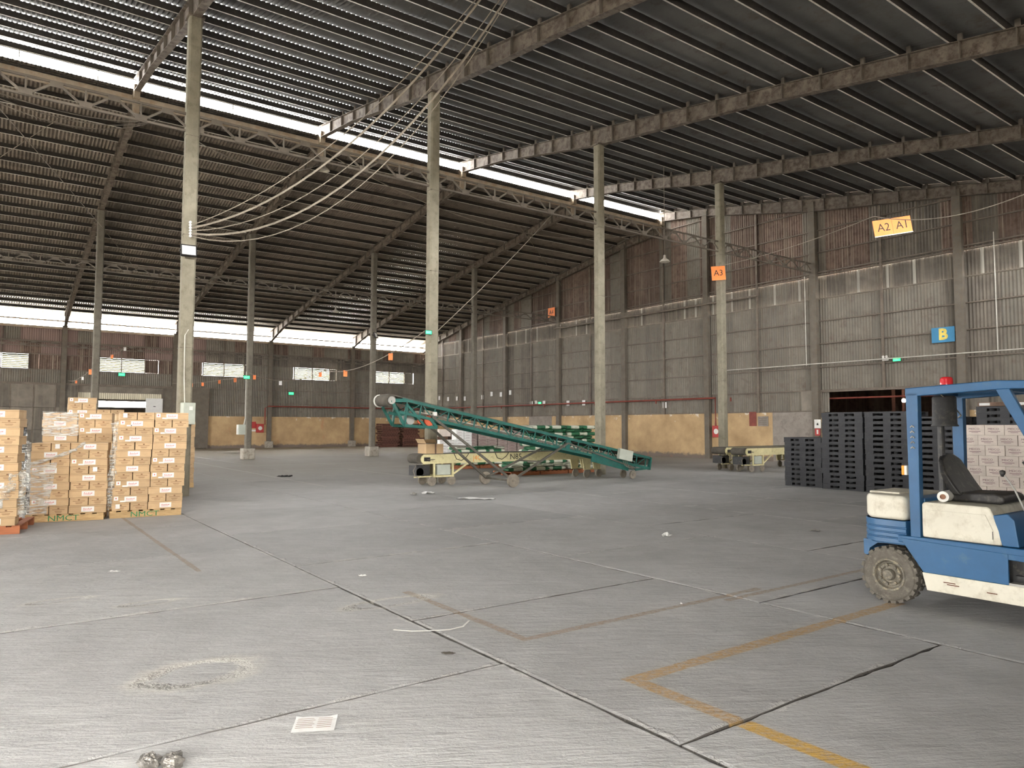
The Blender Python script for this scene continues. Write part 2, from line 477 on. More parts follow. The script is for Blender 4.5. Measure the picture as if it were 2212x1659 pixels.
def text_geo(s, bold=0):
    if (s, bold) in _txt:
        return _txt[s, bold]
    cu = bpy.data.curves.new('lettering', 'FONT')
    cu.body = s; cu.size = 1; cu.align_x = 'CENTER'; cu.align_y = 'CENTER'; cu.offset = bold; cu.resolution_u = 2
    o = bpy.data.objects.new('lettering', cu); col.objects.link(o)
    dg = bpy.context.evaluated_depsgraph_get(); dg.update()
    me = bpy.data.meshes.new_from_object(o.evaluated_get(dg))
    r = ([tuple(v.co) for v in me.vertices], [tuple(p.vertices) for p in me.polygons])
    bpy.data.objects.remove(o); bpy.data.curves.remove(cu); bpy.data.meshes.remove(me)
    _txt[s, bold] = r
    return r


class MB:
    def __init__(s):
        s.v, s.f, s.m = [], [], []
        s.smooth = False

    def add(s, vs, fs, mi=0, T=None):
        k = len(s.v)
        for v in vs:
            v = Vector(v)
            s.v.append(T @ v if T else v)
        for f in fs:
            s.f.append([i + k for i in f]); s.m.append(mi)
        return s

    def box(s, x0, y0, z0, x1, y1, z1, mi=0, T=None):
        vs = [(x0, y0, z0), (x1, y0, z0), (x1, y1, z0), (x0, y1, z0), (x0, y0, z1), (x1, y0, z1), (x1, y1, z1), (x0, y1, z1)]
        return s.add(vs, [(0, 3, 2, 1), (4, 5, 6, 7), (0, 1, 5, 4), (1, 2, 6, 5), (2, 3, 7, 6), (3, 0, 4, 7)], mi, T)

    def bar(s, p0, p1, w_, h_, mi=0, upv=(0, 0, 1)):
        p0, p1 = Vector(p0), Vector(p1)
        d = (p1 - p0).normalized(); u = Vector(upv)
        if abs(d.dot(u)) > .98:
            u = Vector((0, 1, 0)) if abs(d.y) < .9 else Vector((1, 0, 0))
        sx = d.cross(u).normalized() * (w_ / 2); uu = sx.cross(d).normalized() * (h_ / 2)
        vs = [p + a * sx + b * uu for p in (p0, p1) for a, b in ((-1, -1), (1, -1), (1, 1), (-1, 1))]
        return s.add(vs, [(0, 3, 2, 1), (4, 5, 6, 7), (0, 1, 5, 4), (1, 2, 6, 5), (2, 3, 7, 6), (3, 0, 4, 7)], mi)

    def tube(s, pts, r, n=6, mi=0, cap=True):
        pts = [Vector(p) for p in pts]; k = len(s.v)
        for i, p in enumerate(pts):
            d = (pts[min(i + 1, len(pts) - 1)] - pts[max(i - 1, 0)]).normalized()
            u = Vector((0, 0, 1)) if abs(d.z) < .95 else Vector((1, 0, 0))
            a = d.cross(u).normalized(); b = a.cross(d)
            rr = r[i] if isinstance(r, (list, tuple)) else r
            for j in range(n):
                t = 2 * math.pi * j / n
                s.v.append(p + (a * math.cos(t) + b * math.sin(t)) * rr)
        for i in range(len(pts) - 1):
            for j in range(n):
                s.f.append([k + i * n + j, k + i * n + (j + 1) % n, k + (i + 1) * n + (j + 1) % n, k + (i + 1) * n + j]); s.m.append(mi)
        if cap:
            s.f.append([k + j for j in reversed(range(n))]); s.m.append(mi)
            e = k + (len(pts) - 1) * n
            s.f.append([e + j for j in range(n)]); s.m.append(mi)
        return s

    def prism(s, poly, a, b, axis='y', mi=0):
        """poly in the plane across axis, extruded from a to b"""
        n = len(poly)
        def P(q, t):
            return {'y': (q[0], t, q[1]), 'x': (t, q[0], q[1]), 'z': (q[0], q[1], t)}[axis]
        vs = [P(q, a) for q in poly] + [P(q, b) for q in poly]
        fs = [tuple(range(n)), tuple(reversed(range(n, 2 * n)))]
        fs += [(i, n + i, n + (i + 1) % n, (i + 1) % n) for i in range(n)]
        return s.add(vs, fs, mi)

    def lathe(s, prof, n=24, mi=0, T=None):
        """prof (r, z) turned about z"""
        vs = [(r * math.cos(2 * math.pi * j / n), r * math.sin(2 * math.pi * j / n), z) for r, z in prof for j in range(n)]
        fs = [(i * n + j, i * n + (j + 1) % n, (i + 1) * n + (j + 1) % n, (i + 1) * n + j) for i in range(len(prof) - 1) for j in range(n)]
        return s.add(vs, fs, mi, T)

    def text(s, t, size, T, mi=0, sx=1.0, bold=0):
        v, f = text_geo(t, bold)
        return s.add([(a * size * sx, b * size, 0) for a, b, c in v], f, mi, T)

    def mesh(s, name, mats):
        me = bpy.data.meshes.new(name)
        me.from_pydata([tuple(v) for v in s.v], [], s.f)
        for q in (mats if isinstance(mats, (list, tuple)) else [mats]):
            me.materials.append(q)
        me.polygons.foreach_set('material_index', s.m)
        if s.smooth:
            me.polygons.foreach_set('use_smooth', [True] * len(s.f))
        me.update()
        return me

    def build(s, name, mats, parent=None, loc=None, rz=0):
        return link(name, s.mesh(name, mats), parent, loc, rz)


def link(name, me, parent=None, loc=None, rz=0):
    o = bpy.data.objects.new(name, me)
    col.objects.link(o)
    if parent:
        o.parent = parent
    if loc is not None:
        o.location = loc
    if rz:
        o.rotation_euler.z = rz
    return o


def tag(o, label=None, cat=None, group=None, kind=None):
    if label: o['label'] = label
    if cat: o['category'] = cat
    if group: o['group'] = group
    if kind: o['kind'] = kind
    return o


def empty(name, loc=(0, 0, 0), rz=0, label=None, cat=None, group=None, kind=None):
    o = bpy.data.objects.new(name, None)
    o.empty_display_size = .2
    col.objects.link(o)
    o.location = loc
    o.rotation_euler.z = rz
    return tag(o, label, cat, group, kind)


KIDS = {}


def copy_tree(o, parent=None):
    c = o.copy()
    col.objects.link(c)
    c.parent = parent
    for ch in [q for q in o.children]:
        copy_tree(ch, c)
    return c


def bevel(o, w_=.02, seg=2, ang=40):
    md = o.modifiers.new('bevel', 'BEVEL')
    md.width = w_; md.segments = seg; md.limit_method = 'ANGLE'; md.angle_limit = R(ang)
    for p in o.data.polygons:
        p.use_smooth = True
    md.harden_normals = True
    return o


ORD = ['first', 'second', 'third', 'fourth', 'fifth', 'sixth', 'seventh', 'eighth', 'ninth', 'tenth', 'eleventh', 'twelfth',
       'thirteenth', 'fourteenth', 'fifteenth', 'sixteenth', 'seventeenth', 'eighteenth', 'nineteenth', 'twentieth', 'twenty-first', 'twenty-second', 'twenty-third',
       'twenty-fourth', 'twenty-fifth', 'twenty-sixth']

# ------------------------------------------------------------------ the building
BX = [3.8, 10.72, 17.64, 24.56]         # frames along the hall
BAY = 6.92
XG = 31.5                               # end wall
Y1, YR, Y2, YS = 18.9, 28.4, 37.9, 56.9  # column row, ridge, column row, side wall
YN = -.45


def zn(y): return 12.84 + .172 * (y - 18.9)     # roof slope above the camera
def zf(y): return 13.84 - .157 * (y - 28.4)       # roof slope down to the far side wall


# floor: sub-base plus individual slabs
fl = MB().box(-26, YN - 1, -.2, XG, YS + .3, -.035).build('floor', M['dark'])
tag(fl, 'worn grey concrete warehouse floor cast in separate slabs', 'floor', kind='structure')
n_slab = 0
for i in range(-1, 11):
    x0 = i * SW
    x1 = min(x0 + SW, XG - .02)
    off = 1.28 if i % 2 == 0 else 2.66 - SL
    j = 0
    y = off - SL if off > 0 else off
    while y < YS:
        ya, yb = y, min(y + SL, YS)
        near = ya < 13 and x0 < 10
        g = .006 if near else .005
        nseg = 26 if near else 1
        z = random.uniform(-.004, .002)
        cx, cy = x0 + SW / 2, y + SL / 2
        X0, X1, Y0_, Y1_ = x0 + g - cx, x1 - g - cx, ya + g - cy, yb - g - cy
        ring = []
        for k in range(nseg): ring.append((X0 + (X1 - X0) * k / nseg, Y0_, 'y', 1))
        for k in range(nseg): ring.append((X1, Y0_ + (Y1_ - Y0_) * k / nseg, 'x', -1))
        for k in range(nseg): ring.append((X1 - (X1 - X0) * k / nseg, Y1_, 'y', -1))
        for k in range(nseg): ring.append((X0, Y1_ - (Y1_ - Y0_) * k / nseg, 'x', 1))
        mb = MB()
        top, low = [], []
        for (px_, py_, ax, sg) in ring:
            a = b_ = 0
            if near:
                q = abs(noise.noise(Vector((px_ + cx, py_ + cy, i * 3.1 + j)) * 3.3)) * (.026 if ax == 'y' else .014) * (1 if ya < 6 else .35) + abs(noise.noise(Vector((px_ + cx, py_ + cy, 7)) * 17)) * .02 * (1 if ya < 6 else .3)
                if ax == 'y': b_ = sg * q
                else: a = sg * q
            top.append((px_ + a, py_ + b_, z - (.006 if near else .004)))
            low.append((px_ + a * .8, py_ + b_ * .8, -.04))
        n_ = len(top)
        inner = []
        for (tx, ty, tz) in top:
            sx_ = .018 if near else .012
            inner.append((tx - sx_ * (1 if tx > X1 - .06 else -1 if tx < X0 + .06 else 0), ty - sx_ * (1 if ty > Y1_ - .06 else -1 if ty < Y0_ + .06 else 0), z))
        fs = [tuple(range(n_))] + [(k, n_ + k, n_ + (k + 1) % n_, (k + 1) % n_) for k in range(n_)]
        fs += [(n_ + k, 2 * n_ + k, 2 * n_ + (k + 1) % n_, n_ + (k + 1) % n_) for k in range(n_)]
        mb.add(inner + top + low, fs)
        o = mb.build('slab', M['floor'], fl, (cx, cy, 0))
        n_slab += 1
        y += SL; j += 1
# the rest of the hall's floor, out of view
o = MB().box(-26, YN - .9, -.04, -SW - .01, YS, -.002).build('slab', M['floor'], fl)

# yard outside
g_ = MB().box(-90, -90, -.4, 120, 150, -.2).build('ground', M['outground'])
tag(g_, 'pale concrete yard outside the warehouse openings', 'ground', kind='structure')

# ---- roof
ceil = empty('ceiling', (0, 0, 0), 0, 'corrugated steel roof on dark purlins, open at the ridge and eaves', 'roof', kind='structure')
PITCHW = .13


def wave_sheet(width, length, amp=.02, pitch=PITCHW, phase=0., seg=4, tops=None):
    """sheet in the xy-plane: waves across x, plain along y; z is height"""
    n = int(round(width / pitch * seg))
    vs, fs = [], []
    for i in range(n + 1):
        x = i * pitch / seg
        z = amp * math.cos(2 * math.pi * (i / seg) + phase)
        ln = tops(x) if tops else length
        vs += [(x, 0, z), (x, ln, z)]
    fs = [(2 * i, 2 * i + 2, 2 * i + 3, 2 * i + 1) for i in range(n)]
    return MB().add(vs, fs)


PS = 1.13      # purlin spacing along the floor plan
a_n, a_f = math.atan(.172), math.atan(.157)
LN = PS / math.cos(a_n) + .03
LF = PS / math.cos(a_f) + .10
sheet_n = wave_sheet(BAY + 3 * PITCHW, LN, amp=.034).mesh('roof_sheet', M['roof'])
sheet_f = wave_sheet(BAY + 3 * PITCHW, LF, amp=.024).mesh('roof_sheet', M['roof_far'])
bays = [3.8 - BAY, 3.8, 3.8 + BAY, 3.8 + 2 * BAY, 3.8 + 3 * BAY]
LIFT = .012
kN = 0
y = YR + .22
while y > YN - .6:
    ylow = y - PS
    for b0 in bays:
        o = link('roof_sheet', sheet_n, ceil, (b0 + (PITCHW / 2 if kN % 2 else 0) - PITCHW, ylow, zn(ylow)))
        o.rotation_euler = (a_n + LIFT / LN, 0, 0)
    y = ylow; kN += 1
kF = 0
y = YR
while y < YS + .2:
    for b0 in bays:
        o = link('roof_sheet', sheet_f, ceil, (b0 + (PITCHW / 2 if (kF % 2 and kF > 22) else 0) - PITCHW, y, zf(y)))
        o.rotation_euler = (-(a_f - .006 / LF), 0, 0)
    y += PS; kF += 1
# out of view, towards the other end of the hall
mb = MB()
mb.add([(-26, YN - .6, zn(YN - .6)), (bays[0] - .06, YN - .6, zn(YN - .6)), (bays[0] - .06, YR + .2, zn(YR + .2)), (-26, YR + .2, zn(YR + .2))], [(0, 1, 2, 3)])
mb.add([(-26, YS + .3, zf(YS + .3)), (bays[0] - .06, YS + .3, zf(YS + .3)), (bays[0] - .06, YR, zf(YR)), (-26, YR, zf(YR))], [(0, 1, 2, 3)])
mb.build('roof_sheet', M['roof'], ceil)['kind'] = 'stuff'


def purlin_mesh(slope):
    """C section running along x, height .2"""
    mb = MB()
    L_ = XG + 26
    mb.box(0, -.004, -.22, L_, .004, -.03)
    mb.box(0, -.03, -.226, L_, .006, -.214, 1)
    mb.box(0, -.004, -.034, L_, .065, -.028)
    return mb.mesh('purlin', [M['purlin'], M['lip_lit']])


pm = purlin_mesh(0)
y = YR + .1
while y > YN:
    o = link('purlin', pm, ceil, (-26, y, zn(y)))
    o.rotation_euler = (a_n, 0, 0)
    y -= PS
y = YR + .25
while y < YS:
    o = link('purlin', pm, ceil, (-26, y, zf(y)))
    o.rotation_euler = (-a_f, 0, 0)
    y += PS
fm = MB()
fm.add([(-26, YR + .14, zf(YR) + .06), (XG, YR + .14, zf(YR) + .06), (XG, YR + 4.5, zf(YR + 4.5) + .06), (-26, YR + 4.5, zf(YR + 4.5) + .06)], [(0, 1, 2, 3)])
fm.build('ridge_bounce_blocker', M['purlin'], ceil)  # unseen dark sheet added to cut sky light bouncing up under the ridge
# beams either side of the open ridge strip, glazing wires in the gap
MB().box(-26, YR - .02, 13.30, XG, YR + .1, 13.60).build('ridge_beam', M['ridgebeam'], ceil)
MB().box(-26, YR + .12, 14.26, XG, YR + .2, 14.36).build('ridge_beam', M['purlin'], ceil)
for k, zz in enumerate((13.70, 13.77, 13.84)):
    MB().bar((-26, YR + .1, zz), (XG, YR + .1, zz), .02, .02).build('gap_wire', M['purlin'], ceil)
hg = MB().box(-.015, -.015, 0, .015, .015, .60).mesh('gap_hanger', M['lattice'])
x = -2.0
while x < XG:
    link('gap_hanger', hg, ceil, (x, YR + .13, 13.68)); x += 2.3

# ---- rafters
COLNAME = ['the column with the floodlight', 'the column with the green exit sign', 'the bare column behind the green conveyor', 'the column with the A3 sign']


def rafter(x, label, group='tapered steel rafters'):
    r = empty('roof_rafter', (x, Y1, 0), 0, label, 'beam', group, 'structure')
    def prof(y, side):
        if side == 'n':
            t = zn(y) - .25
            pts = [(YN, .75), (5, .42), (12.5, .42), (18.9, .60), (25, .38), (YR, .5)]
        else:
            t = zf(y) - .25
            pts = [(YR, .62), (31, .42), (37.9, .36), (48, .34), (54, .5), (YS - .1, .85)]
        for (a, da), (b2, db) in zip(pts, pts[1:]):
            if a <= y <= b2:
                return t, t - (da + (db - da) * (y - a) / (b2 - a))
        return t, t - pts[-1][1]
    for side, ys in (('n', [YN, 2, 5, 9, 12.5, 16, 18.9, 22, 25, YR]), ('f', [YR, 31, 34, 37.9, 43, 48, 51, 54, YS - .1])):
        top = [prof(q, side)[0] for q in ys]; bot = [prof(q, side)[1] for q in ys]
        web, fla = MB(), MB()
        yy = [q - Y1 for q in ys]
        n = len(ys)
        vs = [(-.006, a, t) for a, t in zip(yy, top)] + [(-.006, a, t) for a, t in zip(yy, bot)] + [(.006, a, t) for a, t in zip(yy, top)] + [(.006, a, t) for a, t in zip(yy, bot)]
        fs = [(i, i + 1, n + i + 1, n + i) for i in range(n - 1)] + [(2 * n + i, 3 * n + i, 3 * n + i + 1, 2 * n + i + 1) for i in range(n - 1)]
        web.add(vs, fs).build('web', M['rafter'], r)
        for ln in (top, bot):
            for i in range(n - 1):
                fla.bar((0, yy[i], ln[i]), (0, yy[i + 1] + .001, ln[i + 1]), .2, .014)
        fla.build('flange', M['rafter'], r)
        q = ys[0] + .5
        while q < ys[-1] - .2:
            t, b_ = prof(q, side)
            st = MB().box(-.095, -.006, b_, .095, .006, t)
            st.box(-.03, -.05, t, .03, .05, t + .2)
            st.build('stiffener', M['lattice'], r, (0, q - Y1, 0))
            q += PS
    # bolted ridge joint plates
    t = zf(YR) - .25
    MB().box(-.11, -.03, t - .7, .11, .03, t + .1).build('joint_plate', M['ridgebeam'], r, (0, YR - .05 - Y1, 0))
    MB().box(-.10, -.3, t - .12, .10, .28, t + .35).build('joint_box', M['ridgebeam'], r, (0, YR + .05 - Y1, 0))
    return r


for k, x in enumerate(BX):
    rafter(x, 'tapered steel rafter crossing the hall over ' + COLNAME[k])
rafter(XG - .16, 'tapered steel rafter lying along the top of the corrugated end wall')
rafter(3.8 - BAY, 'tapered steel rafter next along from the one over the floodlight column')

# ---- columns
def column(x, y, top, s, foot, label, group):
    o = empty('concrete_column', (x, y, 0), 0, label, 'column', group, 'structure')
    c = s * .14; h = s / 2
    poly = [(-h + c, -h), (h - c, -h), (h, -h + c), (h, h - c), (h - c, h), (-h + c, h), (-h, h - c), (-h, -h + c)]
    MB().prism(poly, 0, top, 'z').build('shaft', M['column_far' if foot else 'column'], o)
    if foot:
        f = MB().box(-.3, -.3, -.01, .3, .3, .56).build('footing', M['footing'], o)
        bevel(f, .04, 2)
    MB().box(-.2, -.2, top - .02, .2, .2, top + .03).build('cap_plate', M['rafter'], o)
    for z in (3.6, 6.4, 8.9):
        MB().box(-h - .006, -h - .006, z, h + .006, h + .006, z + .012).build('strap', M['rafter'], o)
    return o


for k, x in enumerate(BX):
    column(x, Y1, zn(Y1) - .86, .31, False, 'square concrete column of the nearer row, ' + COLNAME[k][4:] .replace('column ', ''), 'nearer row of concrete columns')
R2 = ['rising behind the brown carton stacks', 'with the grey switch box and conduit', 'with the small floodlight beyond the conveyor head', 'standing behind the middle of the green conveyor']
for k, x in enumerate(BX):
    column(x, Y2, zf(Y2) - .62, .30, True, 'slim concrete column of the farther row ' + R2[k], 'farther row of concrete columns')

# ---- lattice girders along the column rows
diag_m = MB().bar((0, 0, 0), (BAY / 12, 0, .42), .035, .05).mesh('diagonal', M['lattice'])
diag_m2 = MB().bar((0, 0, .42), (BAY / 12, 0, 0), .035, .05).mesh('diagonal', M['lattice'])
chord_m = MB().box(0.15, -.03, -.025, BAY - .15, .03, .025).mesh('chord', M['lattice'])
gus_m = MB().box(-.13, -.01, -.07, .13, .01, .07).mesh('gusset', M['lattice'])
vert_m = MB().box(-.02, -.015, 0, .02, .015, .42).mesh('upright', M['lattice'])


def lattice(x, y, z, h, label, group):
    o = empty('lattice_girder', (x, y, z), 0, label, 'beam', group, 'structure')
    for zz in (0, h):
        link('chord', chord_m, o, (0, 0, zz))
    for k in range(6):
        for m_, dx in ((diag_m, 0), (diag_m2, BAY / 12)):
            q = link('diagonal', m_, o, (k * BAY / 6 + dx, 0, 0)); q.scale.z = h / .42
        q = link('gusset', gus_m, o, (k * BAY / 6 + BAY / 12, -.045, h - .06))
        q = link('gusset', gus_m, o, (k * BAY / 6 + .001 + (.14 if k == 0 else 0), -.045, .06))
        q = link('upright', vert_m, o, (k * BAY / 6 + .15 if k == 0 else k * BAY / 6, 0, 0)); q.scale.z = h / .42
    return o


between = ['short of the floodlight column', 'between the floodlight column and the exit-sign column', 'between the exit-sign column and the bare column',
           'between the bare column and the A3-sign column', 'between the A3-sign column and the end wall']
btw2 = ['short of the column behind the cartons', 'between carton-side and switch-box columns', 'between switch-box and small-floodlight columns',
        'beyond the small-floodlight column', 'meeting the end wall']
for k, b0 in enumerate(bays):
    lattice(b0, Y1, 9.05, .43, 'steel lattice girder ' + between[k], 'lattice girders of the nearer row')
    lattice(b0, Y2, 8.9, .38, 'lattice girder of the farther column row ' + btw2[k], 'lattice girders of the farther row')

# ---- end wall (at the right of the view)
wr = empty('wall_right', (XG, 0, 0), 0, 'corrugated end wall of grey and brown sheets on an ochre plastered base', 'wall', kind='structure')
DY0, DY1, DZ = 12.55, 18.7, 3.36
mb = MB()
MB().box(0, DY1 - .1, -.05, .25, YS, 2.42).build('base_wall', M['masonry'], wr)
MB().box(0, YN, -.05, .25, DY0 + .1, 2.42).build('base_wall', M['masonry'], wr)
MB().box(-.012, atX(1755, 900, XG).y, 0.0, 0, atX(1669, 900, XG).y, 2.42).build('cement_patch', M['cement'], wr)
MB().box(-.012, atX(1192, 900, XG).y, 0.0, 0, atX(1143, 900, XG).y, 2.42).build('cement_patch', M['cement'], wr)
PW = 1.04
NW = 8
sheetA = wave_sheet(PW, 5.3, amp=.016).mesh('wall_sheet', M['sheet_grey'])


def upright_sheet(width, z0, ztop, mat_, amp=.016, seg=4):
    """corrugated sheet standing in the yz-plane (waves along y), ztop(y) its top"""
    n = int(round(width / PITCHW * seg)) + (seg if width > 1 else 0); vs = []
    for i in range(n + 1):
        y_ = i * PITCHW / seg
        x_ = amp * math.cos(2 * math.pi * i / seg)
        vs += [(x_, y_, z0), (x_, y_, ztop(y_))]
    return MB().add(vs, [(2 * i, 2 * i + 1, 2 * i + 3, 2 * i + 2) for i in range(n)])


def roof_z(y_):
    return (zn(y_) if y_ < YR else zf(y_))


def mats_of(key):
    return M[key]


low_mesh = {k: upright_sheet(PW, 2.4, lambda q: 7.76, None).mesh('wall_sheet', M[k]) for k in ('sheet_grey', 'sheet_dark', 'trans')}
over_mesh = upright_sheet(PW, DZ, lambda q: 7.76, None).mesh('wall_sheet', M['sheet_grey'])
band_mesh = {k: upright_sheet(PW, 7.80, lambda q: 8.86, None).mesh('wall_sheet', M[k]) for k in ('sheet_dark', 'sheet_brown', 'sheet_grey', 'trans')}
band_strip = upright_sheet(PITCHW, 7.80, lambda q: 8.86, None).mesh('skylight_strip', M['trans'])
rng = random.Random(11)
y = YN
k = 0
while y < YS - .05:
    wdt = PW
    over = DY0 < y + PW / 2 < DY1
    link('wall_sheet', over_mesh if over else low_mesh['sheet_dark' if rng.random() < .12 else 'sheet_grey'], wr, (.06 + (k % 2) * .012, y, 0))
    link('wall_sheet', band_mesh[rng.choice(['sheet_dark', 'sheet_dark', 'sheet_grey'])], wr, (.08 + (k % 2) * .012, y, 0))
    if rng.random() < .62:
        link('skylight_strip', band_strip, wr, (.062, y + rng.random() * .7, 0))
    u = y + .5
    if 24 < u < 50: key = 'sheet_brown' if rng.random() < .75 else 'sheet_grey'
    elif u < 22: key = 'sheet_brown' if rng.random() < .35 else 'sheet_dark'
    else: key = rng.choice(['sheet_grey', 'sheet_dark', 'sheet_brown'])
    y00 = y
    upright_sheet(PW, 8.84, lambda q: min(roof_z(y00 + q), roof_z(y00 + PW)) - .03 + (roof_z(y00 + q) - min(roof_z(y00 + q), roof_z(y00 + PW))), None).build('wall_sheet', M[key], wr, (.05 + (k % 2) * .012, y, 0))
    y += PW; k += 1
for z in (2.45, 3.43, 4.52, 5.62, 6.70, 7.76, 8.88, 9.98, 11.05, 12.1, 13.15):
    ya, yb = YN, YS
    if z > 9.3:
        ya = YR - (14.3 - z) / .172; yb = YR + (13.65 - z) / .157
    if z in (2.45,):
        MB().box(-.02, DY1, z - .02, .06, YS, z + .03).build('girt', M['girt'], wr)
        continue
    MB().box(-.03, ya, z - .025, .04, yb, z + .025).build('girt', M['girt'] if z != 7.76 else M['lattice'], wr)
MB().box(-.06, YR - 24, 8.98, .0, YR + 14, 9.04).build('girt', M['girt'], wr)
for k in range(1, 18):
    y_ = .0 + k * 3.158 - .13
    if k % 2 == 0:
        if DY0 < y_ < DY1 - .3:
            continue
        zt = roof_z(y_) - .4
        p = MB().box(-.22, y_ - .16, 0, .0, y_ + .16, zt)
        p.build('post', M['post'], wr)
    else:
        z0_ = DZ if DY0 < y_ < DY1 else 2.42
        MB().box(-.08, y_ - .05, z0_, -.005, y_ + .05, roof_z(y_) - .35).build('post', M['girt'], wr)
# door lintel, ragged lower sheet edge
MB().box(-.05, DY0, DZ - .03, .05, DY1, DZ + .04).build('lintel', M['girt'], wr)
MB().box(-.01, DY1 - .12, 2.4, .12, DY1 + .95, 3.45).box(-.01, DY0 - .9, 2.4, .12, DY0 + .1, 3.45).build('door_jamb', M['sheet_dark'], wr)
# rake trim
for (ya, yb, fz) in ((YN, YR, zn), (YR, YS, zf)):
    MB().bar((-.06, ya, fz(ya) - .12), (-.06, yb, fz(yb) - .12), .05, .12).build('rake_trim', M['lattice'], wr)
# small nail holes in the brown sheets are real gaps in the photograph, left as they are

# room beyond the end-wall opening
nb = empty('wall_beyond', (XG, 15.6, 0), 0, 'dark hall seen through the opening in the end wall', 'room', kind='structure')
mb = MB()
mb.box(14, -6, -.1, 14.2, 8, 5.2)
mb.box(.25, -6.2, -.1, 14, -6, 5.2)
mb.box(.25, 8, -.1, 14, 8.2, 5.2)
mb.box(.25, -6, 5.2, 14.2, 8, 5.3)
mb.build('wall_panel', M['sheet_brown'], nb)
MB().box(.25, -6, -.1, 14.2, 8, -.01).build('floor_panel', M['floor'], nb)
MB().tube([(.5, -5, 3.05), (.5, 5, 3.05)], .04, 8).build('pipe', M['red_pipe'], nb)
for yy in (1.6, 2.1):
    MB().box(5, yy, 0, 5.12, yy + .12, 4.2).build('post', M['wood_dark'], nb)
lb = MB().lathe([(0, -.1), (.07, -.08), (.1, 0), (.07, .08), (0, .1)], 12).build('bulb', M['lamp_lit'], nb, (4.4, 1.35, 3.0))
ld = bpy.data.lights.new('bulb_light', 'POINT'); ld.energy = 12; ld.shadow_soft_size = .1; ld.color = (1, .85, .7)
lo = bpy.data.objects.new('bulb_light', ld); col.objects.link(lo); lo.location = (XG + 4.4, 15.6 + 1.35, 3.3)

# ---- far side wall
wb = empty('wall_back', (0, YS, 0), 0, 'corrugated side wall with yellow louvred windows under an open eave', 'wall', kind='structure')
MB().box(13.05, 0, -.05, XG, .25, 2.43).build('base_wall', M['masonry'], wb)
MB().box(-26, 0, -.05, -2.5, .25, 2.43).build('base_wall', M['masonry'], wb)
WZ0, WZ1 = 5.48, 6.42
wins = [0.34 + BAY * k for k in range(-2, 5)]
DXA, DXB = 4.7, 9.95


def side_sheet(width, z0, z1, amp=.016, seg=4):
    n = int(round(width / PITCHW * seg)) + (seg if width > 1 else 0); vs = []
    for i in range(n + 1):
        x_ = i * PITCHW / seg
        y_ = amp * math.cos(2 * math.pi * i / seg)
        vs += [(x_, y_, z0), (x_, y_, z1)]
    return MB().add(vs, [(2 * i, 2 * i + 2, 2 * i + 3, 2 * i + 1) for i in range(n)])


ss_low = side_sheet(PW, 2.40, WZ0).mesh('wall_sheet', M['sheet_grey'])
ss_door = side_sheet(PW, 4.45, WZ0).mesh('wall_sheet', M['sheet_grey'])
ss_mid = {k: side_sheet(PW, WZ0, WZ1).mesh('wall_sheet', M[k]) for k in ('sheet_grey', 'sheet_dark', 'sheet_brown')}
ss_up = {k: side_sheet(PW, WZ1, 7.3).mesh('wall_sheet', M[k]) for k in ('sheet_dark', 'sheet_brown', 'trans_brown')}
ss_top = {k: side_sheet(PW, 7.3, 8.22).mesh('wall_sheet', M[k]) for k in ('sheet_brown', 'sheet_grey', 'trans_brown')}
x = XG - PW
k = 0
WH = 1.52
while x > -8:
    c = x + PW / 2
    doorway = c < 13.1 and c > -3
    link('wall_sheet', ss_door if doorway else ss_low, wb, (x, .08 + (k % 2) * .012, 0))
    # middle tier stops either side of each window
    segs = [(x, x + PW)]
    for wc in wins:
        a, b_ = wc - WH, wc + WH
        ns = []
        for (p, q) in segs:
            if q <= a or p >= b_: ns.append((p, q))
            else:
                if p < a: ns.append((p, a))
                if q > b_: ns.append((b_, q))
        segs = ns
    left = c < 13
    for (p, q) in segs:
        if q - p > PW - .01:
            link('wall_sheet', ss_mid['sheet_brown' if left else 'sheet_grey'], wb, (x, .08 + (k % 2) * .012, 0))
        elif q - p > .03:
            side_sheet(q - p, WZ0, WZ1).build('wall_sheet', M['sheet_brown' if left else 'sheet_grey'], wb, (p, .08 + (k % 2) * .012, 0))
    link('wall_sheet', ss_up['trans_brown' if (left and k % 3 != 1) else ('sheet_brown' if left else 'sheet_dark')], wb, (x, .08 + (k % 2) * .012, 0))
    link('wall_sheet', ss_top['trans_brown' if (left and k % 4 != 1) else ('sheet_grey' if k % 3 else 'sheet_brown')], wb, (x, .08 + (k % 2) * .012, 0))
    x -= PW; k += 1
MB().box(-26, .05, 2.4, x + PW, .1, 8.22).build('wall_sheet', M['sheet_grey'], wb)
MB().box(-26, -.06, 8.2, XG, .16, 8.36).build('eave_beam', M['ridgebeam'], wb)
MB().box(-26, .0, 8.72, XG, .05, 8.82).build('eave_rail', M['ridgebeam'], wb)
for z in (3.45, 4.5, WZ0 - .04, WZ1 + .05, 7.35):
    a = 10 if z == 3.45 else -8
    MB().box(a, -.03, z - .025, XG, .05, z + .025).build('girt', M['girt'], wb)
for x in [3.8 - BAY] + BX:
    p = MB().box(x - .15, -.3, 0, x + .15, .0, 8.45)
    if 4.6 < x < 10: continue
    p.build('post', M['post'], wb)
    f = MB().box(x - .28, -.42, -.01, x + .28, .0, .5).build('footing', M['footing'], wb); bevel(f, .03)
for x in [w_ for w_ in wins if w_ > -8]:
    MB().box(x - .03, -.06, 6.45, x + .03, .02, 8.2).build('mullion', M['girt'], wb)

# lattice along the side wall
for k, b0 in enumerate(bays):
    lattice(b0, YS - .2, 6.98, .3, 'small side-wall lattice girder, %s bay towards the corner' % ['first', 'second', 'third', 'fourth', 'fifth'][k], 'lattice girders on the side wall')

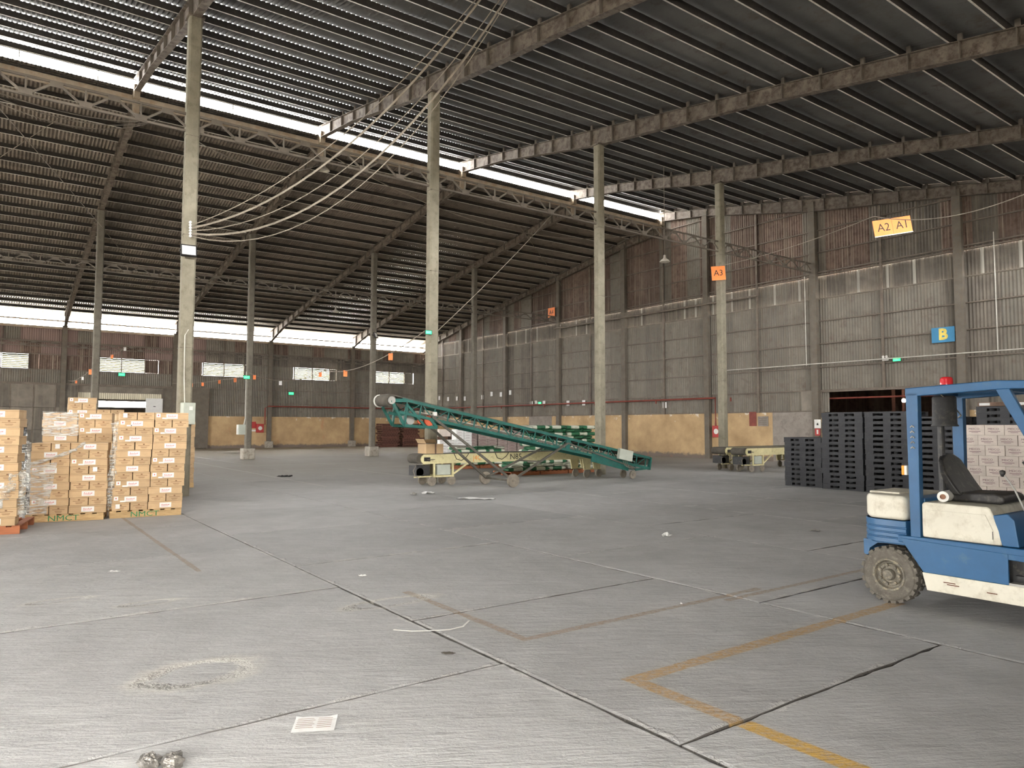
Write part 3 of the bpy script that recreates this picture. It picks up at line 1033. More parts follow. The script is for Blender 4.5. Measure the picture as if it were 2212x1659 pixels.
# louvred windows
slat_edge = MB()
slat_m = MB().add([(0, -.07, .0), (1.43, -.07, .0), (1.43, .05, .105), (0, .05, .105), (0, -.085, .012), (1.43, -.085, .012), (1.43, .038, .117), (0, .038, .117)],
                  [(0, 1, 2, 3), (4, 7, 6, 5), (0, 4, 5, 1), (1, 5, 6, 2), (2, 6, 7, 3), (3, 7, 4, 0)]).mesh('slat', M['louver'])
slat_shadow_m = MB().box(0, -.09, -.004, 1.43, -.08, .022).mesh('slat_shadow', M['ink'])  # dark strips painted in as the shadow lines between slats
wname = ['above the roof of cartons at the edge', 'over the wide doorway', 'between the big floodlight column and the switch-box column', 'crossed by the string of paper tags', 'beside the small-floodlight column, nearest the corner']
for k, wc in enumerate([w_ for w_ in wins if w_ > -3]):
    o = empty('window_%d' % (k + 1), (wc, YS, WZ0), 0, 'wide yellow louvred window ' + wname[k], 'window', 'louvred windows of the side wall', 'structure')
    H = WZ1 - WZ0
    fr = MB()
    fr.box(-WH, -.1, -.04, WH, .1, 0); fr.box(-WH, -.1, H, WH, .1, H + .04)
    fr.box(-WH, -.1, 0, -WH + .05, .1, H); fr.box(WH - .05, -.1, 0, WH, .1, H); fr.box(-.035, -.1, 0, .035, .1, H)
    fr.build('window_frame', M['girt'], o)
    for s_ in (-1.47, .04):
        for j in range(8):
            link('slat', slat_m, o, (s_, 0, .01 + j * .115))
            link('slat_shadow', slat_shadow_m, o, (s_, 0, .01 + j * .115))

# the wide doorway, its lighter lintel sheets and the sliding doors
mbs = side_sheet(PITCHW * 2, 3.55, 4.0)
for k in range(20):
    o = mbs.build('lintel_sheet', M['trans_door'], wb, (DXA + k * .262, .1, 0))
MB().box(-3, -.16, 4.42, 13.2, -.02, 4.56).build('door_rail', M['girt'], wb)
for (dn, xa, xb, lab) in ((1, -1.6, 4.68, 'dark grey sliding door behind the stack cut by the picture edge'), (2, 9.97, 13.1, 'dark grey sliding door beside the ochre wall base')):
    d = empty('door_%d' % dn, (xa, YS - .16, 0), 0, lab, 'door', kind='structure')
    nP = 5 if dn == 1 else 2
    wd = (xb - xa) / nP
    for i in range(nP):
        for (za, zb) in ((0.05, 1.4), (1.42, 2.9), (2.92, 4.42)):
            MB().box(i * wd + .015, 0, za, (i + 1) * wd - .015, .05, zb).build('door_panel', M['sheet_dark'] if dn == 1 else M['post'], d)
    for i in range(nP + 1):
        MB().box(i * wd - .03, -.03, .03, i * wd + .03, .03, 4.45).build('door_frame', M['girt'], d)
MB().box(DXA - .2, .06, 3.98, 10.1, .1, 4.5).build('lintel_panel', M['sheet_dark'], wb)
# hall beyond the side doorway: dark wall with open slots to the sky
bh = empty('wall_outer', (0, YS, 0), 0, 'dark hall beyond the wide doorway with bright slots under its roof', 'room', kind='structure')
mb = MB()
mb.box(-2, 9, -.1, 16, 9.2, 3.2); mb.box(-2, 9, 3.34, 16, 9.2, 3.40); mb.box(-2, 9, 3.54, 16, 9.2, 3.58); mb.box(-2, 9, 3.68, 16, 9.2, 5)
mb.box(-2.2, .3, -.1, -2, 9.2, 5); mb.box(16, .3, -.1, 16.2, 9.2, 5); mb.box(-2.2, .3, 4.6, 16.2, 9.2, 4.7)
mb.build('wall_panel', M['sheet_dark'], bh)
MB().box(-2, .3, -.1, 16, 9.2, -.01).build('floor_panel', M['floor'], bh)

# ---- walls out of view that close the hall
wf = empty('wall_front', (0, YN, 0), 0, 'corrugated side wall behind the camera with a wide open door', 'wall', kind='structure')
DW0, DW1, DH = -8.5, 1.25, 5.0
mb = MB(); mb.box(-26, -.2, -.1, DW0, 0, 8.1); mb.box(DW1, -.2, -.1, XG, 0, 8.1); mb.box(DW0, -.2, DH, DW1, 0, 8.1)
mb.build('wall_panel', M['sheet_grey'], wf)
wl = empty('wall_left', (-26, 0, 0), 0, 'corrugated end wall out of view', 'wall', kind='structure')
mb = MB(); mb.box(-.2, YN, -.1, 0, 24, 13); mb.box(-.2, 36, -.1, 0, YS, 13); mb.box(-.2, 24, 5, 0, 36, 14)
mb.build('wall_panel', M['sheet_grey'], wl)

# yard in front of the door behind the camera: low canopy and a facing shed are unseen, added to keep the open sky out
yd = empty('added_shed', (0, -20, 0), 0, 'unseen shed added to block the sky facing the open door behind the camera', 'building', kind='structure')
MB().box(-60, -.3, -.2, 70, 0, 9).build('wall_panel', M['sheet_grey'], yd)
MB().box(-26, 13.6, 5.3, XG, 19.3, 5.4).build('added_canopy', M['sheet_dark'], yd)
# ==OBJECTS==
# ------------------------------------------------------------------ pallets
def pallet_wood(x, y, rz, mat_, label, group=None, w_=1.2, d_=1.2, z=0., stencil=None, h=.13):
    o = empty('wooden_pallet', (x, y, z), rz, label, 'pallet', group)
    for k in range(3):
        yy = (0, d_ / 2 - .05, d_ - .1)[k]
        MB().box(0, yy, 0 if k != 1 else .0, w_, yy + (.035 if k == 0 else .1), h - .02).build('stringer', mat_, o)
    n = 7
    bm_ = MB().box(0, 0, h - .02, .11, d_, h).mesh('deck_board', mat_)
    for k in range(n):
        link('deck_board', bm_, o, ((w_ - .11) * k / (n - 1), 0, 0))
    if stencil:
        T = Matrix.Translation((w_ * .48, -.004, h * .42)) @ Matrix.Rotation(R(90), 4, 'X')
        t = MB().text(stencil, .135, T, sx=1.25).build('stencil_lettering', M['green_ink'], o)
        tag(t, 'green stencilled letters')
    return o


# ------------------------------------------------------------------ brown cartons
CL, CH = .59, .14       # long side, height


def carton_mesh(kind):
    """kind L: long side to the front (.59 x .29), S: short side to the front (.29 x .59); origin front lower corner"""
    mb = MB()
    w_, d_ = (CL, .29) if kind[0] == 'L' else (.29, CL)
    g = .004
    mb.box(g, g, .002, w_ - g, d_ - g, CH - .002, 0)
    # flap seam round the top
    mb.box(g - .002, g - .002, CH * .80, w_ - g + .002, d_ - g + .002, CH * .80 + .004, 2)
    F_ = lambda u, v, e=.002: Matrix.Translation((u, g - e, v)) @ Matrix.Rotation(R(90), 4, 'X')
    if kind[0] == 'L':
        mb.box(.20, g - .003, .025, .40, g - .001, .115, 1)
        T = F_(.30, .075, .0045)
        for q in range(8):
            hh = (.030, .018, .022, .016, .026, .017, .02, .024)[q]
            u0 = .232 + q * .017
            mb.prism([(u0, .062), (u0 + .011, .064), (u0 + .017, .062 + hh), (u0 + .006, .058 + hh)], g - .0046, g - .0036, 'y', 3)
        mb.box(.225, g - .0045, .045, .345, g - .0035, .050, 3)
        if kind == 'La':
            mb.box(.03, g - .003, .05, .10, g - .001, .12, 1)
            mb.box(.055, g - .0045, .075, .075, g - .0035, .1, 3)
            mb.box(.13, g - .003, .018, .22, g - .001, .045, 1)
    else:
        mb.box(.05, g - .002, .075, .24, g - .001, .083, 2)
        mb.box(.09, g - .002, .045, .20, g - .001, .053, 2)
        mb.box(.10, g - .002, .028, .19, g - .001, .034, 2)
        mb.box(.13, g - .002, .09, .16, g - .001, .11, 2)
        if kind == 'Sb':
            mb.box(.06, g - .003, .04, .13, g - .001, .12, 1)
    return mb.mesh('carton', [M['kraft'], M['paper'], M['kraft_ink'], M['label_red']])


CM_ = {k: carton_mesh(k) for k in ('L', 'La', 'S', 'Sb')}
crng = random.Random(5)


def carton_stack(x, y, rz, layers, where, group, base=.13, full=True, lean=0.0, z0=0., skip=(), topcut=0, umin=-1, narrow=99):
    """layers of three cartons to the front (one long, two short), pattern alternating"""
    fx, fy = Vector((math.cos(rz), math.sin(rz), 0)), Vector((-math.sin(rz), math.cos(rz), 0))
    ends = ['film end', 'middle', 'column end']
    for l in range(layers):
        if l in skip:
            continue
        alt = l % 2 == 0
        row = [('S', 0), ('S', .295), ('L', .59)] if alt else [('L', 0), ('S', .60), ('S', .895)]
        if l == layers - 1 and topcut:
            row = row[:3 - topcut] if topcut > 0 else row[-1:]
        extra = ([('L', .59, .295)] if alt else [('L', 0, .295)]) if l == layers - 1 else []
        back = [('L', 0, .60), ('L', 0, .895), ('S', .60, .60), ('S', .895, .60)] if alt else [('S', 0, .60), ('S', .295, .60), ('L', .59, .60), ('L', .59, .895)]
        z = z0 + base + l * CH
        j1 = crng.uniform(-.012, .012) + lean * l
        place = [(k, u, 0., ends[i] if len(row) == 3 else 'on top') for i, (k, u) in enumerate(row)]
        place += [(k, u, v, 'set behind') for k, u, v in extra]
        place = [q for q in place if q[1] >= umin and (l < narrow or q[1] < .5)]
        for (k, u, v, wh) in place:
            key = k
            if k == 'L' and crng.random() < .4: key = 'La'
            if k == 'S' and crng.random() < .12: key = 'Sb'
            p = Vector((x, y, z)) + fx * (u + j1 + crng.uniform(-.004, .004)) + fy * (v + crng.uniform(-.004, .006))
            o = link('carton', CM_[key], None, p, rz)
            face = 'long-side' if k == 'L' else 'short-side'
            tag(o, '%s brown carton, %s layer of %s, %s' % (face, ORD[l], where, wh), 'carton', group)


def ang(p, q): return math.atan2(q.y - p.y, q.x - p.x)


pA0, pA1 = atZ(53, 1130), atZ(228, 1124)
aA = -.20
pallet_wood(pA0.x, pA0.y, aA, M['wood'], 'pine pallet with green stencil under the broad film-streaked carton stack', None, stencil='NMCT', d_=.62)
dA = Vector((math.cos(aA), math.sin(aA), 0)); nA = Vector((-math.sin(aA), math.cos(aA), 0))
qA = pA0 + dA * .05
carton_stack(qA.x, qA.y, aA, 9, 'the broad film-streaked stack', 'cartons of the broad film-streaked stack')
qB = pA0 + nA * 1.35 + dA * (-.02)
pallet_wood(qB.x, qB.y, aA, M['wood'], 'pine pallet under the tall stack behind the film-streaked one', d_=.62)
carton_stack(qB.x + .02, qB.y, aA, 13, 'the stack behind the film-streaked one', 'cartons of the stack behind the film-streaked one', full=False)
pC0, pC1 = atZ(236, 1120.5), atZ(390, 1112)
aC = ang(pC0, pC1)
pallet_wood(pC0.x, pC0.y, aC, M['wood'], 'pine pallet with stencil under the leaning stack beside the floodlight column', None, stencil='NMCT', d_=.7)
dC = Vector((math.cos(aC), math.sin(aC), 0)); nC = Vector((-math.sin(aC), math.cos(aC), 0))
qC = pC0 + dC * .03 + nC * .03
carton_stack(qC.x, qC.y, aC, 13, 'the leaning stack', 'cartons of the leaning stack', lean=.006)
# stack cut by the picture edge, on an orange-brown pallet
pD1 = atZ(42, 1153)
aD = aA
dD = Vector((math.cos(aD), math.sin(aD), 0)); nD = Vector((-math.sin(aD), math.cos(aD), 0))
pD0 = pD1 - dD * 1.2
pallet_wood(pD0.x, pD0.y, aD, M['wood_red'], 'reddish wooden pallet under the carton stack cut off by the picture edge')
q = pD0 - dD * .03
carton_stack(q.x, q.y, aD, 6, 'the reddish-pallet stack', 'cartons on the reddish pallet', umin=.5)
q = q + nD * .05 - dD * .02
carton_stack(q.x, q.y, aD, 13, 'the reddish-pallet stack', 'cartons on the reddish pallet', full=False, skip=range(6), umin=.5)
# stacks further back
backs = [(1.45, 19.9, 16, 'the far highest stack', -.05), (2.2, 17.7, 13, 'the stack behind the leaning one', -.05)]
for (bx, by, nl, wh, rz) in backs:
    pallet_wood(bx, by, rz, M['wood'], 'pine pallet under ' + wh)
    carton_stack(bx, by, rz, nl, wh, 'cartons of ' + wh, full=False, narrow=14 if nl == 16 else 99)
qE = atZ(398, 1054)
pallet_wood(qE.x - .95, qE.y + .1, -.05, M['wood'], 'pine pallet just behind the floodlight column')
carton_stack(qE.x - .95 + .02, qE.y + .12, -.05, 12, 'the stack just behind the floodlight column', 'cartons just behind the floodlight column', full=False)

# loose stretch film
frng = random.Random(3)


def film_rope(path, r, label):
    mb = MB(); pts = []
    n = len(path) - 1
    for i in range(n):
        for t in (0, .25, .5, .75):
            p = path[i].lerp(path[i + 1], t)
            pts.append(p + Vector([frng.uniform(-.012, .012) for _ in range(3)]))
    pts.append(path[-1])
    rr = [r * frng.uniform(.6, 1.4) for _ in pts]
    mb.tube(pts, rr, 7)
    for v in mb.v: v += Vector([frng.uniform(-.006, .006) for _ in range(3)])
    return tag(mb.build('stretch_film', M['film']), label, 'film')


def film_drape(poly, label, seed=0, thick=.03, nx=18, nz=22, mat_='film'):
    """crumpled sheet between two polylines: poly = (top0, top1, bottom0, bottom1)"""
    a, b, c, d = poly
    vs = []
    for j in range(nz + 1):
        for i in range(nx + 1):
            u, v = i / nx, j / nz
            p = a.lerp(b, u).lerp(c.lerp(d, u), v)
            q = noise.noise_vector(Vector((u * 3 + seed, v * 5, seed))) * thick + noise.noise_vector(Vector((u * 11, v * 13 + seed, 3))) * thick * .5
            vs.append(p + q)
    fs = [(j * (nx + 1) + i, j * (nx + 1) + i + 1, (j + 1) * (nx + 1) + i + 1, (j + 1) * (nx + 1) + i) for j in range(nz) for i in range(nx)]
    return tag(MB().add(vs, fs).build('stretch_film', M[mat_]), label, 'film')


F0 = lambda u, v, off=-.02: pA0 + dA * u + nA * (off - .012) + Vector((0, 0, v))
film_rope([F0(.02, 1.02), F0(.25, 1.08), F0(.5, 1.16), F0(.72, 1.27), F0(.88, 1.40)], .025, 'twisted rope of clear film slung across the broad carton stack')
film_drape((F0(.02, 1.0, -.012), F0(.45, 1.05, -.006), F0(.02, .14, -.012), F0(.32, .14, -.006)), 'glossy clear film stretched over the end of the broad carton stack', 2, .008)
film_drape((F0(-.12, 1.42, -.0), F0(.06, 1.40, -.03), F0(-.14, .1, .0), F0(-.02, .12, -.03)), 'loose clear film hanging in the gap before the broad carton stack', 5, .05)
F1 = lambda u, v, off=-.03: pD0 + dD * u + nD * off + Vector((0, 0, v))
film_drape((F1(1.05, .98), F1(1.22, .92, .1), F1(.9, .33), F1(1.33, .3, .1)), 'crumpled bunch of clear film hanging beside the reddish pallet', 8, .11)
G0 = lambda u, v, off=-.02: pB_(u, v, off)
qBv = Vector((qB.x, qB.y, 0))
H0 = lambda u, v, off=-.02: qBv + dA * u + nA * off + Vector((0, 0, v))
film_drape((H0(.02, 1.97), H0(.62, 1.97), H0(.02, 1.5), H0(.62, 1.5)), 'shiny tight film over the upper cartons of the stack behind', 11, .012)
J0 = lambda u, v, off=-.0: pC0 + dC * u + nC * off + Vector((0, 0, v))
film_drape((J0(.0, 1.72, .02), J0(.16, 1.80, .1), J0(-.06, .15, -.0), J0(.04, .15, .03)), 'dusty film hanging down the shaded edge of the leaning stack', 14, .05)
p = atZ(60, 1060)
film_drape((atd(40, 905, 14.3), atd(57, 905, 14.3), atd(38, 1110, 13.8), atd(60, 1110, 13.8)), 'dark shiny film on the stack glimpsed between the reddish pallet and its neighbour', 17, .06, mat_='black_film')

# ------------------------------------------------------------------ black plastic pallets
def plastic_pallet_mesh(W=1.16, D=1.0, H=.14):
    """front face (with two pairs of fork openings) along x"""
    mb = MB()
    t = .012
    mb.box(0, 0, H - .022, W, D, H)                     # deck
    mb.box(.0, 0, .0, W, .07, .018); mb.box(0, D - .07, 0, W, D, .018); mb.box(0, D / 2 - .05, 0, W, D / 2 + .05, .018)
    for x0, x1 in ((0, .22), (.485, .675), (.94, W)):      # blocks
        for y0, y1 in ((0, .14), (D / 2 - .07, D / 2 + .07), (D - .14, D)):
            mb.box(x0, y0, .018, x1, y1, H - .022)
    for x0, x1 in ((.22, .485), (.675, .94)):
        mb.box(x0, .004, H - .045, x1, .016, H - .022)
        mb.box(x0, .02, .018, x1, .03, .034)
    mb.box(-.004, -.004, H - .012, W + .004, D + .004, H - .004)
    mb.box(-.003, -.003, 0, W + .003, .004, .012)
    return mb.mesh('plastic_pallet', M['plastic'])


PP = plastic_pallet_mesh()
PX = 18.85


def plastic_stack(y0, n, where, group, x=PX, z0=0., ln=0.):
    """face towards -x; y0 = the end nearer the camera wall"""
    for k in range(n):
        o = link('plastic_pallet', PP, None, (x + crng.uniform(-.012, .012), y0 + 1.16 + ln * k + crng.uniform(-.012, .012), z0 + k * .1405), R(-90))
        tag(o, 'black plastic pallet, %s up in %s' % (ORD[k], where), 'pallet', group)


def Yat(px): return atX(px, 1000, PX).y


plastic_stack(Yat(1775), 10, 'the short black stack', 'pallets of the short black stack')
plastic_stack(Yat(1775) - 1.24, 15, 'the tall stack next to the short one', 'pallets of the tall black stack by the short one', x=PX - .1)
plastic_stack(Yat(1775) - 2.46, 15, 'the tall stack beside the forklift cab post', 'pallets of the middle tall black stack', x=PX - .1)
plastic_stack(Yat(1775) - 3.66, 14, 'the stack seen through the forklift cab', 'pallets of the black stack seen through the cab', x=PX - .1)

# white cartons beside them
WCW, WCH = .39, .232
wc = MB()
wc.box(.003, .003, .002, WCW - .003, .297, WCH - .002, 0)
wc.text('MEICO', .062, Matrix.Translation((WCW / 2 - .02, .001, .14)) @ Matrix.Rotation(R(90), 4, 'X'), 1, 1.2)
wc.box(.07, .0, .08, .31, .0015, .09, 1); wc.box(.12, .0, .055, .26, .0015, .062, 1)
wc.box(.0, .0, WCH * .5 - .001, WCW, .001, WCH * .5, 1)
wcm = wc.mesh('white_carton', [M['carton_white'], M['carton_purple']])
YE = min(Yat(2066), Yat(1775) - 3.75)
pallet_wood(PX - .6, YE, R(-90), M['wood_dark'], 'dark pallet under the white cartons behind the forklift', None, w_=3.6, d_=1.0)
for l in range(7):
    sh = .0 if l % 2 else -.14
    for k in range(9):
        o = link('white_carton', wcm, None, (PX - .55 + crng.uniform(-.01, .01), YE - .02 + sh - k * (WCW + .004), .135 + l * WCH), R(-90))
        tag(o, 'white printed carton, %s layer up, %s from the black pallet stacks' % (ORD[l], ORD[k]), 'carton', 'white cartons behind the forklift')
        if l == 6 and k > 6: pass
zz = .135 + 7 * WCH
for j, dy in enumerate((-.32, -1.52, -2.72)):
    for k in range(3):
        o = link('plastic_pallet', PP, None, (PX - .35, YE + dy, zz + .002 + k * .1405), R(-90))
        tag(o, 'black pallet on the white cartons, %s up, %s pile from the cab post' % (ORD[k], ORD[j]), 'pallet', 'pallets on the white cartons')
bt = MB().box(0, 0, 0, 1.1, .4, .09, 0)
bt.box(.03, -.002, .015, .25, 0, .075, 1); bt.box(.8, -.002, .015, 1.05, 0, .075, 1)
btm = bt.mesh('flat_carton', [M['brown_stain'], M['paper']])
for k in range(3):
    o = link('flat_carton', btm, None, (PX - .33, YE - .35 - k * 1.15, zz + .43), R(-90))
    tag(o, 'flat labelled brown carton on the raised pallets, %s from the cab post' % ORD[k], 'carton', 'flat cartons on the raised pallets')

# ------------------------------------------------------------------ sacks
def sack_mesh(L_, W_, H_, seed, matk):
    n, m_ = 12, 6
    vs = []
    rr = random.Random(seed)
    for i in range(n + 1):
        u = i / n * 2 - 1
        e = (1 - abs(u) ** 8) ** .5 if abs(u) < 1 else 0
        e = max(e, .42)
        for j in range(2 * m_):
            t = 2 * math.pi * j / (2 * m_)
            c, s_ = math.cos(t), math.sin(t)
            y = math.copysign(abs(c) ** .5, c) * W_ / 2 * (.86 + .14 * e)
            z = math.copysign(abs(s_) ** .55, s_) * H_ / 2 * e
            q = noise.noise(Vector((u * 2 + seed, y * 6, z * 8))) * .018
            vs.append((u * L_ / 2, y + q, H_ / 2 + z + q * .6))
    k = 2 * m_
    fs = [(i * k + j, i * k + (j + 1) % k, (i + 1) * k + (j + 1) % k, (i + 1) * k + j) for i in range(n) for j in range(k)]
    fs += [tuple(range(k)), tuple(reversed(range(n * k, n * k + k)))]
    mb = MB().add(vs, fs); mb.smooth = True
    # green sack with a pale printed band, or pale sack with green ends
    for q, f in enumerate(mb.f):
        cx = sum(mb.v[i].x for i in f) / len(f)
        mb.m[q] = 1 if (abs(cx) < L_ * .22) == (matk == 'g') else 0
    return mb.mesh('sack', [M['sack_green'], M['sack_white']])


SK = [sack_mesh(.79, .475, .142, s_, 'g' if s_ % 2 else 'w') for s_ in range(4)]
srng = random.Random(9)


def sack_pile(x0, y0, nx, layers, where, group, z0=.14):
    for l in range(layers):
        endon = l % 2
        if endon: places = [(x0 + .24 + k * .48, y0 + .38, R(90)) for k in range(int(nx * .8 / .48))]
        else: places = [(x0 + .4 + k * .8, y0 + .24, 0) for k in range(nx)] + [(x0 + .4 + k * .8, y0 + .72, 0) for k in range(nx) if l == layers - 1]
        for k, (a, b_, rz) in enumerate(places):
            o = link('sack', srng.choice(SK), None, (a + srng.uniform(-.03, .03), b_ + srng.uniform(-.04, .03), z0 + l * .122), rz + srng.uniform(-.05, .05))
            o.rotation_euler.y = srng.uniform(-.025, .025)
            o.scale = (1, 1, 1)
            tag(o, 'green and white sack, %s layer of %s, %s along' % (ORD[l], where, ORD[k]), 'sack', group)


for k in range(3):
    pallet_wood(14.5 + k * 1.3, 20.0, 0, M['wood_red'], 'red-brown pallet under the sacks, %s from the carton side' % ORD[k], 'pallets under the sacks', w_=1.25, d_=1.1)
sack_pile(15.4, 20.0, 4, 13, 'the tall pile by the bare column', 'sacks of the tall pile')
sack_pile(14.45, 20.0, 1, 3, 'the low pile beside the tall one', 'sacks beside the tall pile')
for k in range(2):
    pallet_wood(14.9 + k * 1.25, 24.4, 0, M['wood_red'], 'red-brown pallet under the low sack pile, %s from the column' % ORD[k], 'pallets under the low sack pile', w_=1.2, d_=1.1)
sack_pile(15.0, 24.4, 3, 6, 'the low pile before the grey cartons', 'sacks of the low pile')

# ------------------------------------------------------------------ grey and white cartons in the middle distance
gc = MB().box(.003, .003, .001, .547, .397, .137, 0)
gc.box(0, .0, .128, .55, .4, .136, 1); gc.box(.1, .0, .05, .45, .002, .065, 1); gc.box(.2, 0, .08, .35, .002, .09, 1)
gcm = gc.mesh('grey_carton', [M['carton_grey'], M['carton_purple']])
for s_ in range(4):
    x0 = 17.9 + s_ * 1.18
    pallet_wood(x0, 29.0, 0, M['wood_dark'], 'dark pallet under the grey cartons, %s from the white ones' % ORD[s_], 'pallets under the grey cartons', w_=1.12, d_=1.1)
    for l in range(10):
        for k in range(2):
            o = link('grey_carton', gcm, None, (x0 + k * .555 + crng.uniform(-.01, .01), 29.02 + crng.uniform(-.01, .02), .132 + l * .138), 0)
            tag(o, 'grey-brown carton, %s layer, %s column, %s stack from the white cartons' % (ORD[l], ORD[k], ORD[s_]), 'carton', 'grey-brown cartons in the middle distance')
wg = MB().box(.003, .003, .001, .417, .397, .119, 0)
wg.box(0, .0, .054, .42, .002, .058, 1); wg.box(.1, 0, .08, .3, .002, .09, 1)
wgm = wg.mesh('small_white_carton', [M['paper'], M['carton_purple']])
for s_, (x0, n) in enumerate(((16.35, 8), (17.2, 12))):
    for l in range(n):
        for k in range(2 if s_ else 2):
            o = link('small_white_carton', wgm, None, (x0 + k * .43 - (.0), 28.0 + (.01 * (l % 2)), .13 + l * .12), 0)
            tag(o, 'small white carton, %s layer, %s from the column, %s white pile' % (ORD[l], ORD[k], 'higher' if s_ else 'lower'), 'carton', 'small white cartons by the exit-sign column')
    pallet_wood(x0, 28.0, 0, M['wood_dark'], 'dark pallet under the %s pile of small white cartons' % ('higher' if s_ else 'lower'), None, w_=.86, d_=.9)
# jumble of brown boxes behind the white ones
jr = random.Random(4)
for k in range(14):
    bw, bh = jr.uniform(.5, .7), .4
    l, c_ = k // 5, k % 5
    o = MB().box(0, 0, 0, bw, .5, bh - .004).build('brown_box', M['brown_stain' if k % 3 else 'kraft'], None, (17.9 + c_ * .74, 30.9, .0 + l * .0), 0)
    o.location.z = [0, .40, .80][l] if l < 3 else 1.2
    bpy.data.meshes[o.data.name]
    tag(o, 'battered brown box, %s in %s row up, behind the small white cartons' % (ORD[c_], ORD[l]), 'box', 'battered boxes behind the white cartons')
for k in range(4):
    o = MB().box(0, 0, 0, .66, .4, .36).build('brown_box', M['brown_stain' if k % 2 else 'carton_white'], None, (18.0 + k * .74, 30.9, 1.2 if k < 4 else 1.2), 0)
    tag(o, 'box in the topmost row behind the small white cartons, %s from the column' % ORD[k], 'box', 'battered boxes behind the white cartons')

# ------------------------------------------------------------------ old dark pallets by the side wall
pdm = [MB().box(0, yy, 0, 1.5, yy + .1, .1).mesh('stringer', M['wood_dark']) for yy in (0, .5, 1.0)]
pdb = MB().box(0, -.02, .1, .12, 1.12, .125).mesh('deck_board', M['wood_dark'])
proto = empty('wooden_pallet', (0, 0, 0))
for q in pdm: link('stringer', q, proto)
for k in range(7): link('deck_board', pdb, proto, (k * .23, 0, 0))
link('bottom_board', MB().box(0, -.02, -.02, 1.5, .1, 0).mesh('bottom_board', M['wood_dark']), proto)
used = False
for s_, (px, n, wh) in enumerate(((826, 13, 'the stack nearer the small floodlight'), (871, 13, 'the stack nearer the exit-sign column'), (908, 5, 'the low stack behind the exit-sign column'))):
    p = atY(px, 950, 53.2)
    for k in range(n):
        o = copy_tree(proto) if used else proto
        used = True
        o.location = (p.x + jr.uniform(-.1, .1), 53.2 + jr.uniform(-.08, .08), .02 + k * .147)
        o.rotation_euler.z = jr.uniform(-.06, .06)
        tag(o, 'old dark pallet, %s up in %s' % (ORD[k], wh), 'pallet', 'old pallets of ' + wh)
# ------------------------------------------------------------------ wheels
def wheel_geo(r, w_, T=None):
    mb = MB()
    mb.lathe([(r * .45, -w_ * .35), (r * .8, -w_ / 2), (r * .97, -w_ / 2), (r, -w_ * .3), (r, w_ * .3), (r * .97, w_ / 2), (r * .8, w_ / 2), (r * .45, w_ * .35)], 24, 0)
    for s_ in (-1, 1):
        mb.lathe([(0, s_ * w_ * .42), (r * .16, s_ * w_ * .42), (r * .2, s_ * w_ * .2), (r * .5, s_ * w_ * .25)], 16, 0)
    for k in range(5):
        t = 2 * math.pi * k / 5
        mb.bar((r * .15 * math.cos(t), r * .15 * math.sin(t), 0), (r * .5 * math.cos(t), r * .5 * math.sin(t), 0), w_ * .6, r * .16)
    return mb


def wheel(parent, loc, r, w_, name='wheel'):
    o = wheel_geo(r, w_).build(name, M['wheel'], parent, loc)
    o.rotation_euler = (R(90), 0, 0)
    return o


# ------------------------------------------------------------------ green inclined conveyor
gx0, gy0 = 8.22, 16.6
GC = empty('inclined_belt_conveyor', (12.0, gy0 + .35, 0), 0, 'long green truss belt conveyor tilted up on tube legs and wheels', 'conveyor')
ox, oy = 12.0, gy0 + .35
A = Vector((gx0 - ox, 0, 2.46)); B = Vector((17.75 - ox, 0, .66))
dirg = (B - A).normalized(); nrm = Vector((-dirg.z, 0, dirg.x)).normalized()
if nrm.z < 0: nrm = -nrm
Lg = (B - A).length


def gp(s_, h, side):      # point on the truss: s along, h below the top chord, side -1/+1
    return A + dirg * s_ - nrm * h + Vector((0, side * .34, 0))


GH = .34
for sd in (-1, 1):
    MB().bar(gp(.35, 0, sd), gp(Lg, 0, sd), .05, .075).build('top_chord', M['conv_green'], GC)
    MB().bar(gp(.35, GH, sd), gp(Lg, GH, sd), .05, .075).build('bottom_chord', M['conv_green'], GC)
    n = 21
    for k in range(n + 1):
        s_ = .5 + (Lg - .7) * k / n
        MB().bar(gp(s_, 0, sd), gp(s_, GH, sd), .03, .03).build('truss_post', M['conv_green'], GC)
        if k < n:
            s2 = .5 + (Lg - .7) * (k + 1) / n
            a_, b_ = (0, GH) if k % 2 else (GH, 0)
            MB().bar(gp(s_, a_, sd), gp(s2, b_, sd), .02, .02).build('truss_diagonal', M['conv_green'], GC)
MB().bar(gp(6.0, .17, -1.03), gp(6.16, .17, -1.03), .03, .36).build('joint_plate', M['conv_green'], GC)
MB().bar(gp(Lg - 2.6, .36, -1.03), gp(Lg - .95, .40, -1.03), .03, .34).build('tail_plate', M['conv_green'], GC)
MB().bar(gp(0, -.06, 0), gp(Lg - .1, -.03, 0), .58, .03).build('belt', M['belt'], GC)
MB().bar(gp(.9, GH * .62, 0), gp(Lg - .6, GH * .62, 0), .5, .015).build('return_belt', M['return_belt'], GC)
for k in range(16):
    p = gp(.7 + k * .6, .0, 0)
    MB().tube([p + Vector((0, -.3, 0)), p + Vector((0, .3, 0))], .035, 8).build('idler_roller', M['tube'], GC)
